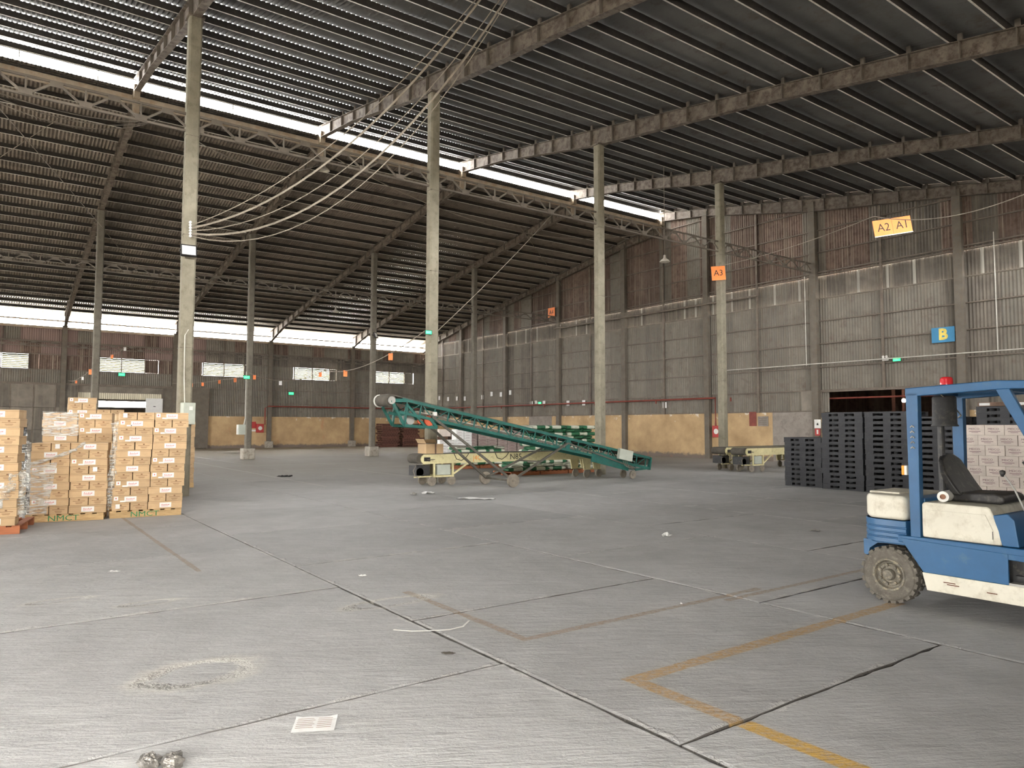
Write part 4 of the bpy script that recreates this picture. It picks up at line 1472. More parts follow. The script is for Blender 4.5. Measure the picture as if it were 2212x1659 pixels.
# head drum and its cheeks
hd = gp(.05, .09, 0)
MB().tube([hd + Vector((0, -.31, 0)), hd + Vector((0, .31, 0))], .15, 20).build('head_drum', M['belt'], GC)
MB().tube([hd + Vector((-.0, .33, 0)), hd + Vector((0, .36, 0))], .17, 20).build('drum_guard', M['white'], GC)
for sd in (-1, 1):
    c = hd + Vector((0, sd * .36, 0))
    MB().tube([c + Vector((0, -.02, 0)), c + Vector((0, .02, 0))], .10, 14).build('bearing', M['grey_metal'], GC)
    MB().bar(c, gp(.5, .0, sd * 1.05), .03, .09).build('head_arm', M['conv_green'], GC)
    # motor cradle
    t0 = gp(.5, .1, sd); t1 = gp(1.25, GH, sd)
    lo0 = Vector((hd.x + .38, sd * .34, 1.72)); lo1 = Vector((hd.x + 1.35, sd * .34, 1.66))
    MB().bar(c, lo0, .04, .07).build('cradle_arm', M['conv_green'], GC)
    MB().bar(t0, lo0, .04, .09).build('cradle_arm', M['conv_green'], GC)
    MB().bar(lo0, lo1, .05, .07).build('cradle_rail', M['conv_green'], GC)
    MB().bar(lo1, t1, .04, .07).build('cradle_arm', M['conv_green'], GC)
    MB().bar(t0, Vector((hd.x + 1.0, sd * .34, 1.69)), .04, .06).build('cradle_arm', M['conv_green'], GC)
MB().tube([(hd.x + .62, -.22, 1.86), (hd.x + .62, .2, 1.86)], .12, 16).build('motor', M['grey_metal'], GC)
MB().tube([(hd.x + 1.12, -.34, 1.85), (hd.x + 1.12, -.28, 1.85)], .14, 20).build('pulley', M['ct_orange'], GC)
MB().tube([(hd.x + .86, -.32, 1.83), (hd.x + .86, -.26, 1.83)], .07, 14).build('small_pulley', M['ct_orange'], GC)
MB().box(hd.x + 1.2, -.42, 1.98, hd.x + 1.3, -.36, 2.08).build('lamp', M['white'], GC)
# legs
wx = 11.85 - ox
for sd in (-1, 1):
    yb, yt = sd * .66, sd * .36
    MB().bar((wx, yb, .2), (9.45 - ox, yt, 1.95), .06, .06).build('leg', M['tube'], GC)
    MB().bar((wx, yb, .2), (14.15 - ox, yt, 1.2), .055, .055).build('leg', M['tube'], GC)
    MB().bar((14.15 - ox, yt, 1.2), (17.0 - ox, yt, .36), .045, .045).build('draw_bar', M['tube'], GC)
    wheel(GC, (wx, yb * 1.06, .19), .19, .09)
MB().tube([(wx, -.66, .19), (wx, .66, .19)], .03, 8).build('axle', M['tube'], GC)
MB().bar((9.45 - ox, -.42, 1.95), (9.45 - ox, .42, 1.95), .07, .05).build('cross_bar', M['tube'], GC)
MB().bar((10.55 - ox, -.5, 1.15), (10.55 - ox, .5, 1.15), .05, .05).build('cross_bar', M['tube'], GC)
MB().bar((12.95 - ox, -.52, .68), (12.95 - ox, .52, .68), .04, .04).build('cross_bar', M['tube'], GC)
MB().bar((9.3 - ox, -.36, 2.0), (9.85 - ox, -.36, 1.94), .06, .03).build('slide_plate', M['tube'], GC)
# tail: control box, frame, castor, cables
tb = gp(Lg - 1.25, .1, -1.25)
b_ = MB().box(-.30, -.06, -.17, .30, .06, .17).build('control_box', M['panelbox'], GC, tb); bevel(b_, .012)
b_.rotation_euler.y = math.atan2(-dirg.z, dirg.x)
for sd in (-1, 1):
    MB().bar(gp(Lg, -.02, sd), gp(Lg, GH + .05, sd), .05, .12).build('tail_frame', M['conv_green'], GC)
    MB().bar(gp(Lg - .05, GH, sd), Vector((17.1 - ox, sd * .3, .3)), .05, .07).build('castor_fork', M['conv_green'], GC)
tl = gp(Lg - .12, .14, 0)
MB().tube([tl + Vector((0, -.3, 0)), tl + Vector((0, .3, 0))], .11, 16).build('tail_drum', M['belt'], GC)
MB().bar((17.1 - ox, -.34, .32), (17.1 - ox, .34, .32), .1, .05).build('castor_plate', M['conv_green'], GC)
for sd in (-1, 1): wheel(GC, (17.05 - ox, sd * .22, .135), .135, .06, 'castor')
for k in range(3):
    MB().tube([tb + Vector((-.1 + k * .08, 0, -.17)), tb + Vector((-.05 + k * .1, -.03, -.33 - .05 * k)), tb + Vector((.2 + k * .06, 0, -.42)), tb + Vector((.5, .1, -.48))], .008, 5).build('cable', M['wire'], GC)

# ------------------------------------------------------------------ cream flat conveyor
def flat_conveyor(x, y, L_, W_, label, z0=.63, z1=.90, text=None, rz=0., simple=False):
    o = empty('flat_belt_conveyor', (x, y, 0), rz, label, 'conveyor')
    for yy in (0, W_):
        b1 = MB().box(.15, yy - .02, z0, L_ - .15, yy + .02, z1).build('side_beam', M['conv_cream'], o)
        MB().tube([(.2, yy - .022, (z0 + z1) / 2), (.2, yy + .022, (z0 + z1) / 2)], (z1 - z0) / 2, 20).build('beam_end', M['conv_cream'], o)
        MB().box(.16, yy - .03, z0 + .08, .36, yy + .03, z1 - .08).build('slot', M['ink'], o)
        MB().bar((.25, yy - .03, (z0 + z1) / 2 - .01), (.5, yy - .03, (z0 + z1) / 2 - .01), .02, .02).build('tension_screw', M['tube'], o)
    MB().box(.1, .03, z1 - .01, L_ - .1, W_ - .03, z1 + .015).build('belt', M['belt'], o)
    for xx in (.08, L_ - .1):
        MB().tube([(xx, .03, (z0 + z1) / 2 + .01), (xx, W_ - .03, (z0 + z1) / 2 + .01)], (z1 - z0) / 2, 20).build('end_drum', M['belt'], o)
    # drive frame with gearbox and control box
    for xx in (.5, 1.12):
        for yy in (0, W_):
            MB().bar((xx, yy, z0), (xx, yy, .26), .05, .05).build('leg', M['conv_cream'], o)
    for yy in (0, W_):
        MB().bar((.47, yy, .27), (1.15, yy, .27), .06, .05).build('leg_rail', M['conv_cream'], o)
        MB().bar((1.15, yy, .33), (1.65, yy, z0), .04, .05).build('leg_brace', M['conv_cream'], o)
    b_ = MB().box(.6, -.01, .31, 1.04, .1, .60).build('control_box', M['panelbox'], o); bevel(b_, .01)
    MB().box(-.02, .1, .3, .42, W_ - .08, .58).build('gearbox', M['fl_dark'], o)
    MB().tube([(.1, .1, .4), (.1, W_ - .1, .4)], .12, 14).build('motor', M['grey_metal'], o)
    MB().bar((-.12, .05, .27), (.5, .05, .27), .03, .03).build('guard_rail', M['conv_cream'], o)
    MB().tube([(-.05, .02, z0), (-.16, .02, .45), (-.1, .02, .3), (.0, .02, .25)], .01, 5).build('cable', M['wire'], o)
    for xx in (.45, 1.1):
        for yy in (.03, W_ - .03): wheel(o, (xx, yy, .135), .135, .05, 'castor')
    # far trestle: two tapering plates
    for xa in (L_ - .92, L_ - .48):
        for yy in (0, W_):
            MB().prism([(xa, z0), (xa + .42, z0), (xa + .34, .3), (xa + .08, .3)], yy - .02, yy + .02).build('trestle_plate', M['conv_cream'], o)
    for yy in (0, W_):
        MB().box(L_ - .85, yy - .022, .27, L_ - .1, yy + .022, .31).build('leg_rail', M['conv_cream'], o)
    for xx in (L_ - .7, L_ - .15):
        for yy in (.03, W_ - .03): wheel(o, (xx, yy, .135), .135, .05, 'castor')
    if not simple:
        for k in range(11):
            for (dx, dz) in ((0, 0), (.06, 0), (0, .05), (.06, .05)):
                pass
            MB().box(1.55 + k * .5, -.024, z0 + .10, 1.56 + k * .5, -.018, z0 + .11).build('bolt', M['tube'], o)
        T = Matrix.Translation((L_ * .48, -.0235, (z0 + z1) / 2)) @ Matrix.Rotation(R(90), 4, 'X')
        tag(MB().text('N85', .24, T, sx=1.1).build('lettering', M['ink'], o), 'dark stencilled N85')
        T = Matrix.Translation((1.95, -.0235, (z0 + z1) / 2)) @ Matrix.Rotation(R(90), 4, 'X')
        tag(MB().text('|4C', .2, T).build('lettering', M['amber'], o), 'worn orange stencilled mark')
        for xc in (1.15, 2.6):
            MB().tube([(xc, -.03, z1), (xc + .08, -.03, z1 - .15), (xc + .25, -.03, z1 - .2), (xc + .42, -.03, z1 - .1), (xc + .5, -.03, z1)], .01, 5).build('hanging_cable', M['black_rubber'], o)
    return o


flat_conveyor(9.78, 17.93, 7.05, .62, 'cream flat belt conveyor with stencilled side beam under the green conveyor')
flat_conveyor(22.75, 16.55, 5.2, .62, 'cream flat conveyor beside the short black pallet stack, the nearer of two', simple=True)
flat_conveyor(22.95, 17.62, 5.2, .62, 'cream flat conveyor passing the A3-sign column, the farther of two', simple=True)

# carton standing on the cream conveyor
o = empty('open_carton', (10.05, 17.98, .918), 0, 'single open brown carton standing on the end of the cream conveyor', 'carton')
MB().box(0, 0, 0, .56, .5, .27).build('body', M['kraft'], o)
MB().bar((0, 0, .29), (-.07, 0, .37), .01, .01)
f1 = MB().add([(0, 0, .29), (0, .5, .29), (-.08, .5, .42), (-.08, 0, .42), (-.006, 0, .29), (-.006, .5, .29), (-.086, .5, .42), (-.086, 0, .42)], [(0, 1, 2, 3), (7, 6, 5, 4), (0, 3, 7, 4), (1, 5, 6, 2), (3, 2, 6, 7)]).build('flap', M['kraft'], o)
f2 = MB().add([(0, .5, .29), (.62, .5, .29), (.62, .58, .40), (0, .58, .40), (0, .506, .29), (.62, .506, .29), (.62, .586, .4), (0, .586, .4)], [(0, 1, 2, 3), (7, 6, 5, 4), (0, 3, 7, 4), (1, 5, 6, 2), (3, 2, 6, 7)]).build('flap', M['kraft'], o)
MB().box(.28, -.002, 0, .33, 0, .29).build('tape', M['brown_stain'], o)

# ------------------------------------------------------------------ forklift
FK = empty('forklift', (0, 0, 0), 0, 'blue and white forklift truck with dusty wheels and red roof beacon', 'forklift')
pw = atZ(1921, 1303)          # rear wheel contact, outer face
fa = R(-89.2)                 # forward direction
ff = Vector((math.cos(fa), math.sin(fa), 0)); fl_ = Vector((-math.sin(fa), math.cos(fa), 0))
cen = pw + fl_ * .55
FK.location = (cen.x, cen.y, 0); FK.rotation_euler.z = fa


def fk(mb, name, m_, bev=0, seg=2, loc=None, parent=None):
    o = mb.build(name, M[m_], parent or FK, loc)
    if bev: bevel(o, bev, seg)
    return o


def fwheel(x, yc, r, w_, side, name='wheel'):
    o = empty(name, (x, yc, r)); o.parent = FK
    t = MB()
    T = Matrix.Rotation(R(90) * side * -1 if False else R(90), 4, 'X')
    t.lathe([(r * .56, -w_ / 2 + .005), (r * .66, -w_ / 2 - .004), (r * .86, -w_ / 2), (r * .93, -w_ * .42), (r * .95, -w_ * .3), (r * .95, w_ * .3), (r * .93, w_ * .42), (r * .86, w_ / 2), (r * .66, w_ / 2 + .004), (r * .56, w_ / 2 - .005)], 44, 0, T)
    ty = fk(t, 'tyre', 'tyre', parent=o)
    lug = MB()
    n = 22
    for k in range(n):
        a = 2 * math.pi * k / n
        for sd in (-1, 1):
            aa = a + (math.pi / n if sd > 0 else 0)
            c, s_ = math.cos(aa), math.sin(aa)
            tx, tz = -s_, c
            hw = r * .088
            vs = []
            for rr, hf in ((r * .90, 1.15), (r * 1.0, .9)):
                for (yy, q) in ((sd * w_ * .47, -1), (sd * w_ * .47, 1), (sd * .008, 1.0), (sd * .008, -1.0)):
                    sk = .35 * hw if abs(yy) < .02 else 0
                    vs.append((c * rr + tx * (q * hw * hf + sk), yy, s_ * rr + tz * (q * hw * hf + sk)))
            lug.add(vs, [(0, 3, 2, 1), (4, 5, 6, 7), (0, 1, 5, 4), (1, 2, 6, 5), (2, 3, 7, 6), (3, 0, 4, 7)])
    fk(lug, 'tread', 'tyre', parent=o)
    rm = MB()
    s_ = -1 if side < 0 else 1
    T2 = Matrix.Rotation(R(90), 4, 'X') if s_ < 0 else Matrix.Rotation(R(-90), 4, 'X')
    h = w_ / 2
    rm.lathe([(r * .58, h - .006), (r * .56, h + .004), (r * .50, h - .002), (r * .46, h - .035), (r * .40, h - .045), (r * .38, h - .025), (r * .30, h - .02), (r * .28, h - .035), (r * .2, h - .035), (r * .2, h + .0), (r * .17, h + .018), (r * .09, h + .022), (0, h + .022)], 32, 0, T2)
    fk(rm, 'rim', 'rim', parent=o)
    nt_ = MB()
    for k in range(7):
        a = 2 * math.pi * k / 7
        p = T2 @ Vector((math.cos(a) * r * .34, math.sin(a) * r * .34, h - .03))
        q = T2 @ Vector((math.cos(a) * r * .34, math.sin(a) * r * .34, h + .002))
        nt_.tube([p, q], .017, 6)
    fk(nt_, 'wheel_nuts', 'rim', parent=o)
    return o


RW = .272
fwheel(0, -.55 + .085, RW, .17, -1)
fwheel(0, .55 - .085, RW, .17, 1)
fwheel(1.62, -.53 + .1, .33, .2, -1)
fwheel(1.62, .53 - .1, .33, .2, 1)
MB().tube([(0, -.45, RW), (0, .45, RW)], .05, 10).build('rear_axle', M['fl_dark'], FK)
MB().box(-.1, -.3, .2, 1.8, .3, .55).build('chassis', M['fl_dark'], FK)
# counterweight: ribbed blue below, white hood above
plan = [(.17, -.53), (-.12, -.53), (-.22, -.49), (-.29, -.38), (-.34, -.2), (-.35, 0), (-.34, .2), (-.29, .38), (-.22, .49), (-.12, .53), (.17, .53)]
plan_in = [(a * 1.0 if a > 0 else a * .97, b * .985) for a, b in plan]
fk(MB().prism(plan_in, .80, 1.035, 'z'), 'counterweight_hood', 'fl_white', .045, 4)
z = .575
for k, (za, zb) in enumerate(((.575, .625), (.633, .675), (.683, .725), (.733, .80))):
    fk(MB().prism(plan, za, zb, 'z'), 'counterweight_rib', 'fl_blue', .008, 1)
fk(MB().prism([(a * .985, b * .985) for a, b in plan], .57, .80, 'z'), 'counterweight_core', 'fl_blue')
fk(MB().prism([(-.26, .44), (-.22, .42), (-.20, .5), (-.12, .56), (.05, .575), (.17, .575), (.17, .585), (-.26, .585)], -.50, .50), 'wheel_arch', 'fl_blue')
fk(MB().prism([(-.29, .44), (-.20, .42), (-.20, .58), (-.29, .58)], -.42, .42), 'rear_bumper', 'fl_blue', .01)
fk(MB().box(-.30, -.28, 1.03, .0, .25, 1.05), 'radiator_cap_plate', 'fl_white', .008)
# frame
fk(MB().box(.10, -.555, .60, 1.75, .555, .668), 'frame_rail', 'fl_blue', .01)
for sd in (-1, 1):
    ya, yb = (-.56, -.535) if sd < 0 else (.535, .56)
    fk(MB().prism([(.12, .645), (1.02, .615), (1.02, .35), (.325, .35)], ya, yb), 'side_panel', 'fl_blue', .006)
    fk(MB().prism([(1.02, .615), (1.75, .60), (1.75, .55), (1.02, .565)], ya, yb), 'side_panel', 'fl_blue', .004)
    fk(MB().box(1.02, min(ya, yb) + (.1 if sd < 0 else -.12), .35, 1.4, max(ya, yb) + (.12 if sd < 0 else -.1), .57), 'step_recess', 'fl_dark')
    fk(MB().box(1.02, ya if sd < 0 else .43, .35, 1.4, -.43 if sd < 0 else yb, .37), 'step_plate', 'grey_metal')
    fk(MB().prism([(1.40, .60), (1.75, .60), (1.75, .50), (1.40, .35)], ya, yb), 'side_panel', 'fl_blue', .004)
    fk(MB().prism([(.315, .35), (1.45, .35), (1.42, .19), (.355, .19)], ya - .004, yb + .004), 'side_skirt', 'fl_white', .006)
for (x0, x1, zz) in ((.50, .60, .285), (.53, .63, .268), (.85, .93, .255)):
    MB().box(x0, -.5665, zz, x1, -.564, zz + .008).build('scratch', M['rust'], FK)
# engine hood with seat
hp = [(.315, .672), (.315, .985), (.34, 1.0), (.86, 1.0), (.885, .985), (.965, .80), (.97, .672)]
fk(MB().prism(hp, -.535, .535), 'engine_hood', 'fl_white', .02, 3)
fk(MB().prism([(.35, .70), (.35, .93), (.85, .93), (.91, .79), (.91, .70)], -.540, -.536), 'hood_panel', 'fl_white', .003, 1)
fk(MB().box(.335, -.5415, .775, .915, -.5395, .781), 'hood_crease', 'fl_white')
MB().box(.90, -.542, .72, .905, -.54, .79).build('scratch', M['ink'], FK)
fk(MB().box(.17, -.45, .66, .315, .45, 1.03), 'rear_bulkhead', 'fl_blue', .01)
# floor, dash
fk(MB().prism([(.97, .672), (.905, .93), (1.02, .955), (1.07, .90), (1.1, .672)], -.535, .535), 'hood_front', 'fl_blue', .01)
fk(MB().box(1.05, -.5, .40, 1.6, .5, .43), 'floor_plate', 'fl_dark')
fk(MB().prism([(1.5, .43), (1.42, 1.05), (1.5, 1.15), (1.62, 1.1), (1.66, .43)], -.45, .45), 'dashboard', 'fl_blue', .02)
# overhead guard
for sd in (-1, 1):
    y0, y1 = (-.545, -.465) if sd < 0 else (.465, .545)
    fk(MB().prism([(.215, .62), (.305, .62), (.318, 2.03), (.205, 2.03)], y0, y1), 'guard_post', 'fl_blue', .008)
    fk(MB().prism([(.20, 1.99), (.20, 2.075), (.98, 2.115), (1.05, 2.11), (1.30, 2.10), (1.30, 2.03), (1.04, 2.035)], y0, y1), 'guard_rail', 'fl_blue', .01)
    fk(MB().prism([(.955, 2.05), (1.045, 2.09), (1.56, .95), (1.50, .93)], y0 + .01, y1 - .01), 'guard_strut', 'fl_blue', .008)
for x_ in (.24, 1.0, 1.26):
    fk(MB().box(x_ - .035, -.47, 2.02, x_ + .035, .47, 2.08), 'guard_crossbar', 'fl_blue', .006)
for k in range(5):
    fk(MB().box(.27, -.38 + k * .19 - .015, 2.045, 1.0, -.38 + k * .19 + .015, 2.075), 'guard_slat', 'fl_blue')
# vents on post, side lamp
for k in range(5):
    MB().tube([(.245, -.547, 1.50 + k * .05), (.262, -.552, 1.515 + k * .05), (.279, -.547, 1.50 + k * .05)], .007, 6).build('post_vent', M['grey_metal'], FK)
sl = empty('side_lamp', (.17, -.53, 1.29)); sl.parent = FK
fk(MB().box(-.015, -.03, -.045, .01, .03, .045), 'lens', 'amber', .006, parent=sl)
fk(MB().box(.01, -.03, -.045, .035, .03, .045), 'lamp_body', 'white', .004, parent=sl)
# beacon
bc = empty('beacon', (.50, -.36, 2.085)); bc.parent = FK
fk(MB().lathe([(0, 0), (.062, 0), (.064, .012), (.058, .018)], 20), 'beacon_base', 'fl_dark', parent=bc)
d_ = MB().lathe([(.056, .016), (.054, .07), (.048, .085), (.03, .092), (0, .094)], 20); d_.smooth = True
fk(d_, 'beacon_lens', 'beacon', parent=bc)
# air cleaner and exhaust
c1 = MB().lathe([(0, 1.71), (.118, 1.71), (.12, 1.72), (.108, 1.73), (.105, 1.99), (.09, 2.01), (0, 2.015)], 24); c1.smooth = True
fk(c1, 'air_cleaner', 'fl_dark', loc=(.36, -.08, 0))
MB().tube([(.33, -.10, 1.0), (.33, -.10, 1.72)], .032, 12).build('exhaust_pipe', M['fl_dark'], FK)
MB().tube([(.38, -.2, 2.02), (.44, -.05, 1.9), (.40, .2, 1.82), (.27, .46, 1.8)], .006, 5).build('cable', M['wire'], FK)
# seat
cu = MB().prism([(.46, 1.005), (.46, 1.06), (.50, 1.085), (.9, 1.10), (.97, 1.08), (.98, 1.02), (.93, 1.0)], -.25, .25)
st = empty('seat', (-.07, 0, 0)); st.parent = FK
fk(cu, 'cushion', 'seat', .03, 4, parent=st)
bkv = []
nb_, mb_ = 8, 8
for j in range(nb_ + 1):
    v = j / nb_
    wv = .27 * (1 - .22 * max(0, v - .6) ** 1.2 / .4)
    zc = 1.06 + .39 * v
    xc = .56 - .17 * v + .06 * (v - .5) ** 2
    th = .055 * (1 - .5 * v)
    for i in range(mb_ + 1):
        u = i / mb_ * 2 - 1
        zz = zc - .07 * (u * u) * v
        bkv.append((xc - th + .05 * u * u * .6, u * wv, zz))
    for i in range(mb_ + 1):
        u = 1 - i / mb_ * 2
        zz = zc - .07 * (u * u) * v
        bkv.append((xc + th * (1 - .4 * u * u) + .05 * u * u * .6, u * wv, zz))
k2 = 2 * (mb_ + 1)
bf = [(j * k2 + i, j * k2 + (i + 1) % k2, (j + 1) * k2 + (i + 1) % k2, (j + 1) * k2 + i) for j in range(nb_) for i in range(k2)]
bf += [tuple(reversed(range(k2))), tuple(range(nb_ * k2, nb_ * k2 + k2))]
fk(MB().add(bkv, bf), 'backrest', 'seat', .02, 3, parent=st)
# steering wheel, levers
sw = empty('steering_wheel', (1.15, .0, 1.40)); sw.parent = FK; sw.rotation_euler = (0, R(-30), 0)
ring_ = [(.16 * math.cos(t * math.pi / 12), .16 * math.sin(t * math.pi / 12), 0) for t in range(25)]
fk(MB().tube(ring_, .014, 8, cap=False), 'wheel_rim', 'fl_dark', parent=sw)
fk(MB().bar((-.15, 0, -.01), (.15, 0, -.01), .03, .015).bar((0, -.15, -.01), (0, .15, -.01), .03, .015), 'spokes', 'fl_dark', parent=sw)
fk(MB().tube([(-.11, -.11, 0), (-.11, -.11, .06)], .022, 10), 'spinner_knob', 'fl_dark', parent=sw)
fk(MB().tube([(0, 0, -.01), (0, 0, -.5)], .025, 10), 'column', 'fl_dark', parent=sw)
for k, (x_, y_) in enumerate(((.90, -.26), (1.3, -.28), (1.3, -.34))):
    lv = empty('control_lever', (x_, y_, 1.29)); lv.parent = FK
    fk(MB().tube([(0, 0, 0), (.09, 0, -.14), (.16, 0, -.32)], .008, 6), 'lever_rod', 'grey_metal', parent=lv)
    kn = MB().lathe([(0, -.035), (.014, -.03), (.024, .0), (.022, .02), (0, .028)], 12); kn.smooth = True
    fk(kn, 'knob', 'fl_dark', parent=lv)
# mast and forks, beyond the picture edge
ms_ = empty('mast', (1.95, 0, 0)); ms_.parent = FK
for sd in (-1, 1):
    fk(MB().box(-.05, sd * .32 - .04, .1, .07, sd * .32 + .04, 2.05), 'mast_channel', 'fl_blue', .008, parent=ms_)
    fk(MB().box(.12, sd * .22 - .05, .06, .17, sd * .22 + .05, .6).box(.12, sd * .22 - .05, .04, 1.2, sd * .22 + .05, .08), 'fork', 'fl_dark', parent=ms_)
for zz in (.25, .6, 1.1, 2.0):
    fk(MB().box(-.03, -.32, zz, .05, .32, zz + .08), 'mast_crossbar', 'fl_blue', parent=ms_)
# roll of film on the hood
rl = empty('film_roll', (0, 0, 0), 0, 'roll of clear wrapping film with brown core lying on the forklift hood', 'roll')
rp = cen + ff * .46 + fl_ * (-.42); rl.location = (rp.x, rp.y, 1.052); rl.rotation_euler.z = fa + R(8)
rm = MB().lathe([(.022, 0), (.05, 0), (.05, .36), (.022, .36)], 22, 0, Matrix.Rotation(R(-90), 4, 'X')); rm.smooth = False
rm.build('wound_film', M['white'], rl)
MB().lathe([(.018, -.012), (.024, -.012), (.024, .375), (.018, .375)], 18, 0, Matrix.Rotation(R(-90), 4, 'X')).build('core', M['core'], rl)
MB().lathe([(0, .0), (.019, .0)], 18, 0, Matrix.Rotation(R(-90), 4, 'X')).build('core_shadow', M['core'], rl)

# ------------------------------------------------------------------ signs
def sign(name, p, ux, w_, h_, base, txt, ink, label, size, rows=None, tilt=0., cat='sign'):
    """board centred at p; ux = direction of reading in plan"""
    o = empty(name, p, 0, label, cat)
    ux = Vector(ux).normalized()
    rot = Matrix((ux, Vector((0, 0, 1)).cross(ux), (0, 0, 1))).transposed() if False else None
    o.rotation_euler = (0, 0, math.atan2(ux.y, ux.x))
    bd = MB().box(-w_ / 2, 0, -h_ / 2, w_ / 2, .012, h_ / 2).build('board', M[base], o)
    for (t, dx) in (txt if isinstance(txt, list) else [(txt, 0)]):
        T = Matrix.Translation((dx, -.003, 0)) @ Matrix.Rotation(R(90), 4, 'X')
        MB().text(t, size, T, bold=.045 if t == 'B' else 0).build('lettering', M[ink], o)
    if tilt:
        o.rotation_euler = (o.rotation_euler.to_matrix() @ Matrix.Rotation(tilt, 3, 'Y')).to_euler()
    return o


RX, RY = math.sin(AZ), -math.cos(AZ)
# A1 / A2 hang on a wire across the end of the hall
p = atd(1928, 489, 21.3)
s1 = sign('hanging_sign', p, (RX, RY, 0), 1.16, .50, 'orange', [('A2', -.27), ('A1', .30)], 'ink', 'pair of orange sheets lettered A2 and A1 hanging in front of the end wall', .34, tilt=R(-9))
MB().box(-.585, -.002, -.26, .585, .0, -.235).build('pale_edge', M['white'], s1)
MB().box(-.004, -.002, -.25, .004, .0, .25).build('seam', M['ct_orange'], s1)
p = atX(1552, 590, 24.0)
p = atd(1552, 590, 29.2)
s2 = sign('hanging_sign', p, (RX, RY, 0), .57, .58, 'orange', 'A3', 'ink', 'orange sheet lettered A3 in front of the concrete column', .34, tilt=R(-4))
p = atX(1191, 675, XG - .35)
s3 = sign('hanging_sign', p, (0, -1, 0), .74, .66, 'orange', 'A4', 'ink', 'small orange sheet lettered A4 against the end wall', .42)
pb = atX(2037, 723, XG - .13)
s4 = sign('wall_sign', pb, (0, -1, 0), .88, .62, 'blue_sign', 'B', 'yellow_ink', 'blue board with a large yellow B on the grey end wall', .62)

# sign wire
def wire(pts, sag, r, label, cat='cable', n=18, mat_='wire', name='overhead_wire', group=None):
    out = []
    for a, b in zip(pts, pts[1:]):
        for i in range(n):
            t = i / n
            p = a.lerp(b, t); p.z -= sag * 4 * t * (1 - t)
            out.append(p)
    out.append(pts[-1])
    tag(MB().tube(out, r, 5).build(name, M[mat_]), label, cat, group)
    return out


def on_wire(pts, px):
    def sx(p):
        v = CM.transposed() @ (p - EYE)
        return 1106 + F * v.x / -v.z
    return min(pts, key=lambda p: abs(sx(p) - px)).copy()


pa1 = atd(1888, 470, 21.32); pa2 = atd(1968, 445 + 17, 21.32)
wire([s2.location + Vector((0, 0, .29)), pa1 + Vector((0, 0, .04))], .15, .012, 'thin wire running from the A3 sheet to the A2 sheet')
wire([pa1 + Vector((0, 0, .04)), atd(2212, 420, 16)], .3, .012, 'thin wire carrying the A2 and A1 sheets')

# exit signs and twin emergency lamps
def exit_sign(p, ux, w_, label):
    o = empty('exit_sign', p, 0, label, 'exit sign')
    o.rotation_euler = (0, 0, math.atan2(ux[1], ux[0]))
    MB().box(-w_ / 2 - .02, 0, -w_ * .25 - .015, w_ / 2 + .02, .04, w_ * .25 + .015).build('housing', M['ink'], o)
    MB().box(-w_ / 2, -.004, -w_ * .25, w_ / 2, 0, w_ * .25).build('lit_panel', M['green_lit'], o)
    T = Matrix.Translation((0, -.006, 0)) @ Matrix.Rotation(R(90), 4, 'X')
    MB().text('EXIT', w_ * .36, T).build('lettering', M['white'], o)
    return o


exit_sign(atX(1937, 776, XG - .1), (0, -1), .32, 'lit green exit sign on the white conduit of the end wall')
exit_sign(atX(1166, 871, XG - .1), (0, -1), .34, 'lit green exit sign low on the end wall above the red pipe')
exit_sign(atY(926, 718, Y1 - .22), (1, 0), .20, 'green exit sign strapped to a near concrete column')
exit_sign(atY(533, 815, Y2 - .2), (1, 0), .30, 'lit green exit sign on the switch-box column')
exit_sign(atY(629, 850, YS - .12), (1, 0), .4, 'lit green exit sign on the far side wall')
exit_sign(atY(263, 809, YS - .12), (1, 0), .4, 'lit green exit sign under the louvred window over the doorway')


def twin_lamp(p, label, rz=0.):
    o = empty('emergency_lamp', p, rz, label, 'lamp')
    MB().box(-.13, 0, -.1, .13, .06, .02).build('case', M['white'], o)
    for sx in (-.07, .07):
        h = MB().lathe([(0, 0), (.03, 0), (.055, .05), (.055, .06), (0, .06)], 12, 0, Matrix.Translation((sx, .03, .07)) @ Matrix.Rotation(R(90), 4, 'X')).build('lamp_head', M['white'], o)
    return o


twin_lamp(atX(1912, 774, XG - .12), 'white twin-headed emergency lamp beside the exit sign on the conduit', R(-90))
twin_lamp(atX(1158, 869, XG - .12), 'white twin-headed emergency lamp low on the end wall', R(-90))


# pendant lamps
def pendant(p, dia, ceil_z, label):
    o = empty('pendant_lamp', p, 0, label, 'lamp', 'bell-shaped pendant lamps')
    s_ = dia / .5
    sh = MB().lathe([(.25 * s_, 0), (.245 * s_, .03 * s_), (.17 * s_, .11 * s_), (.09 * s_, .17 * s_), (.06 * s_, .22 * s_), (.055 * s_, .33 * s_), (.02 * s_, .36 * s_), (0, .36 * s_)], 22)
    sh.lathe([(.24 * s_, .005), (.16 * s_, .10 * s_), (.05 * s_, .15 * s_), (0, .15 * s_)], 22); sh.smooth = True
    sh.build('lamp_shade', M['shade'], o)
    MB().lathe([(0, .01), (.05 * s_, .04), (.06 * s_, .09), (.03 * s_, .15)], 12).build('bulb', M['white'], o)
    MB().tube([(0, 0, .34 * s_), (0, 0, ceil_z - p.z)], .012, 5).build('cord', M['wire'], o)
    return o


p = atd(1436, 566, 31); pendant(p, .45, zn(p.y) - .02, 'bell-shaped pendant lamp hanging before the brown part of the end wall')
p = atd(701, 369, 31); pendant(p, .46, zf(p.y) - .02, 'bell-shaped pendant lamp hanging high under the ridge strip')
p = atd(725, 674, 48); pendant(p, .46, zf(p.y) - .02, 'bell-shaped pendant lamp hanging low over the far side of the hall')


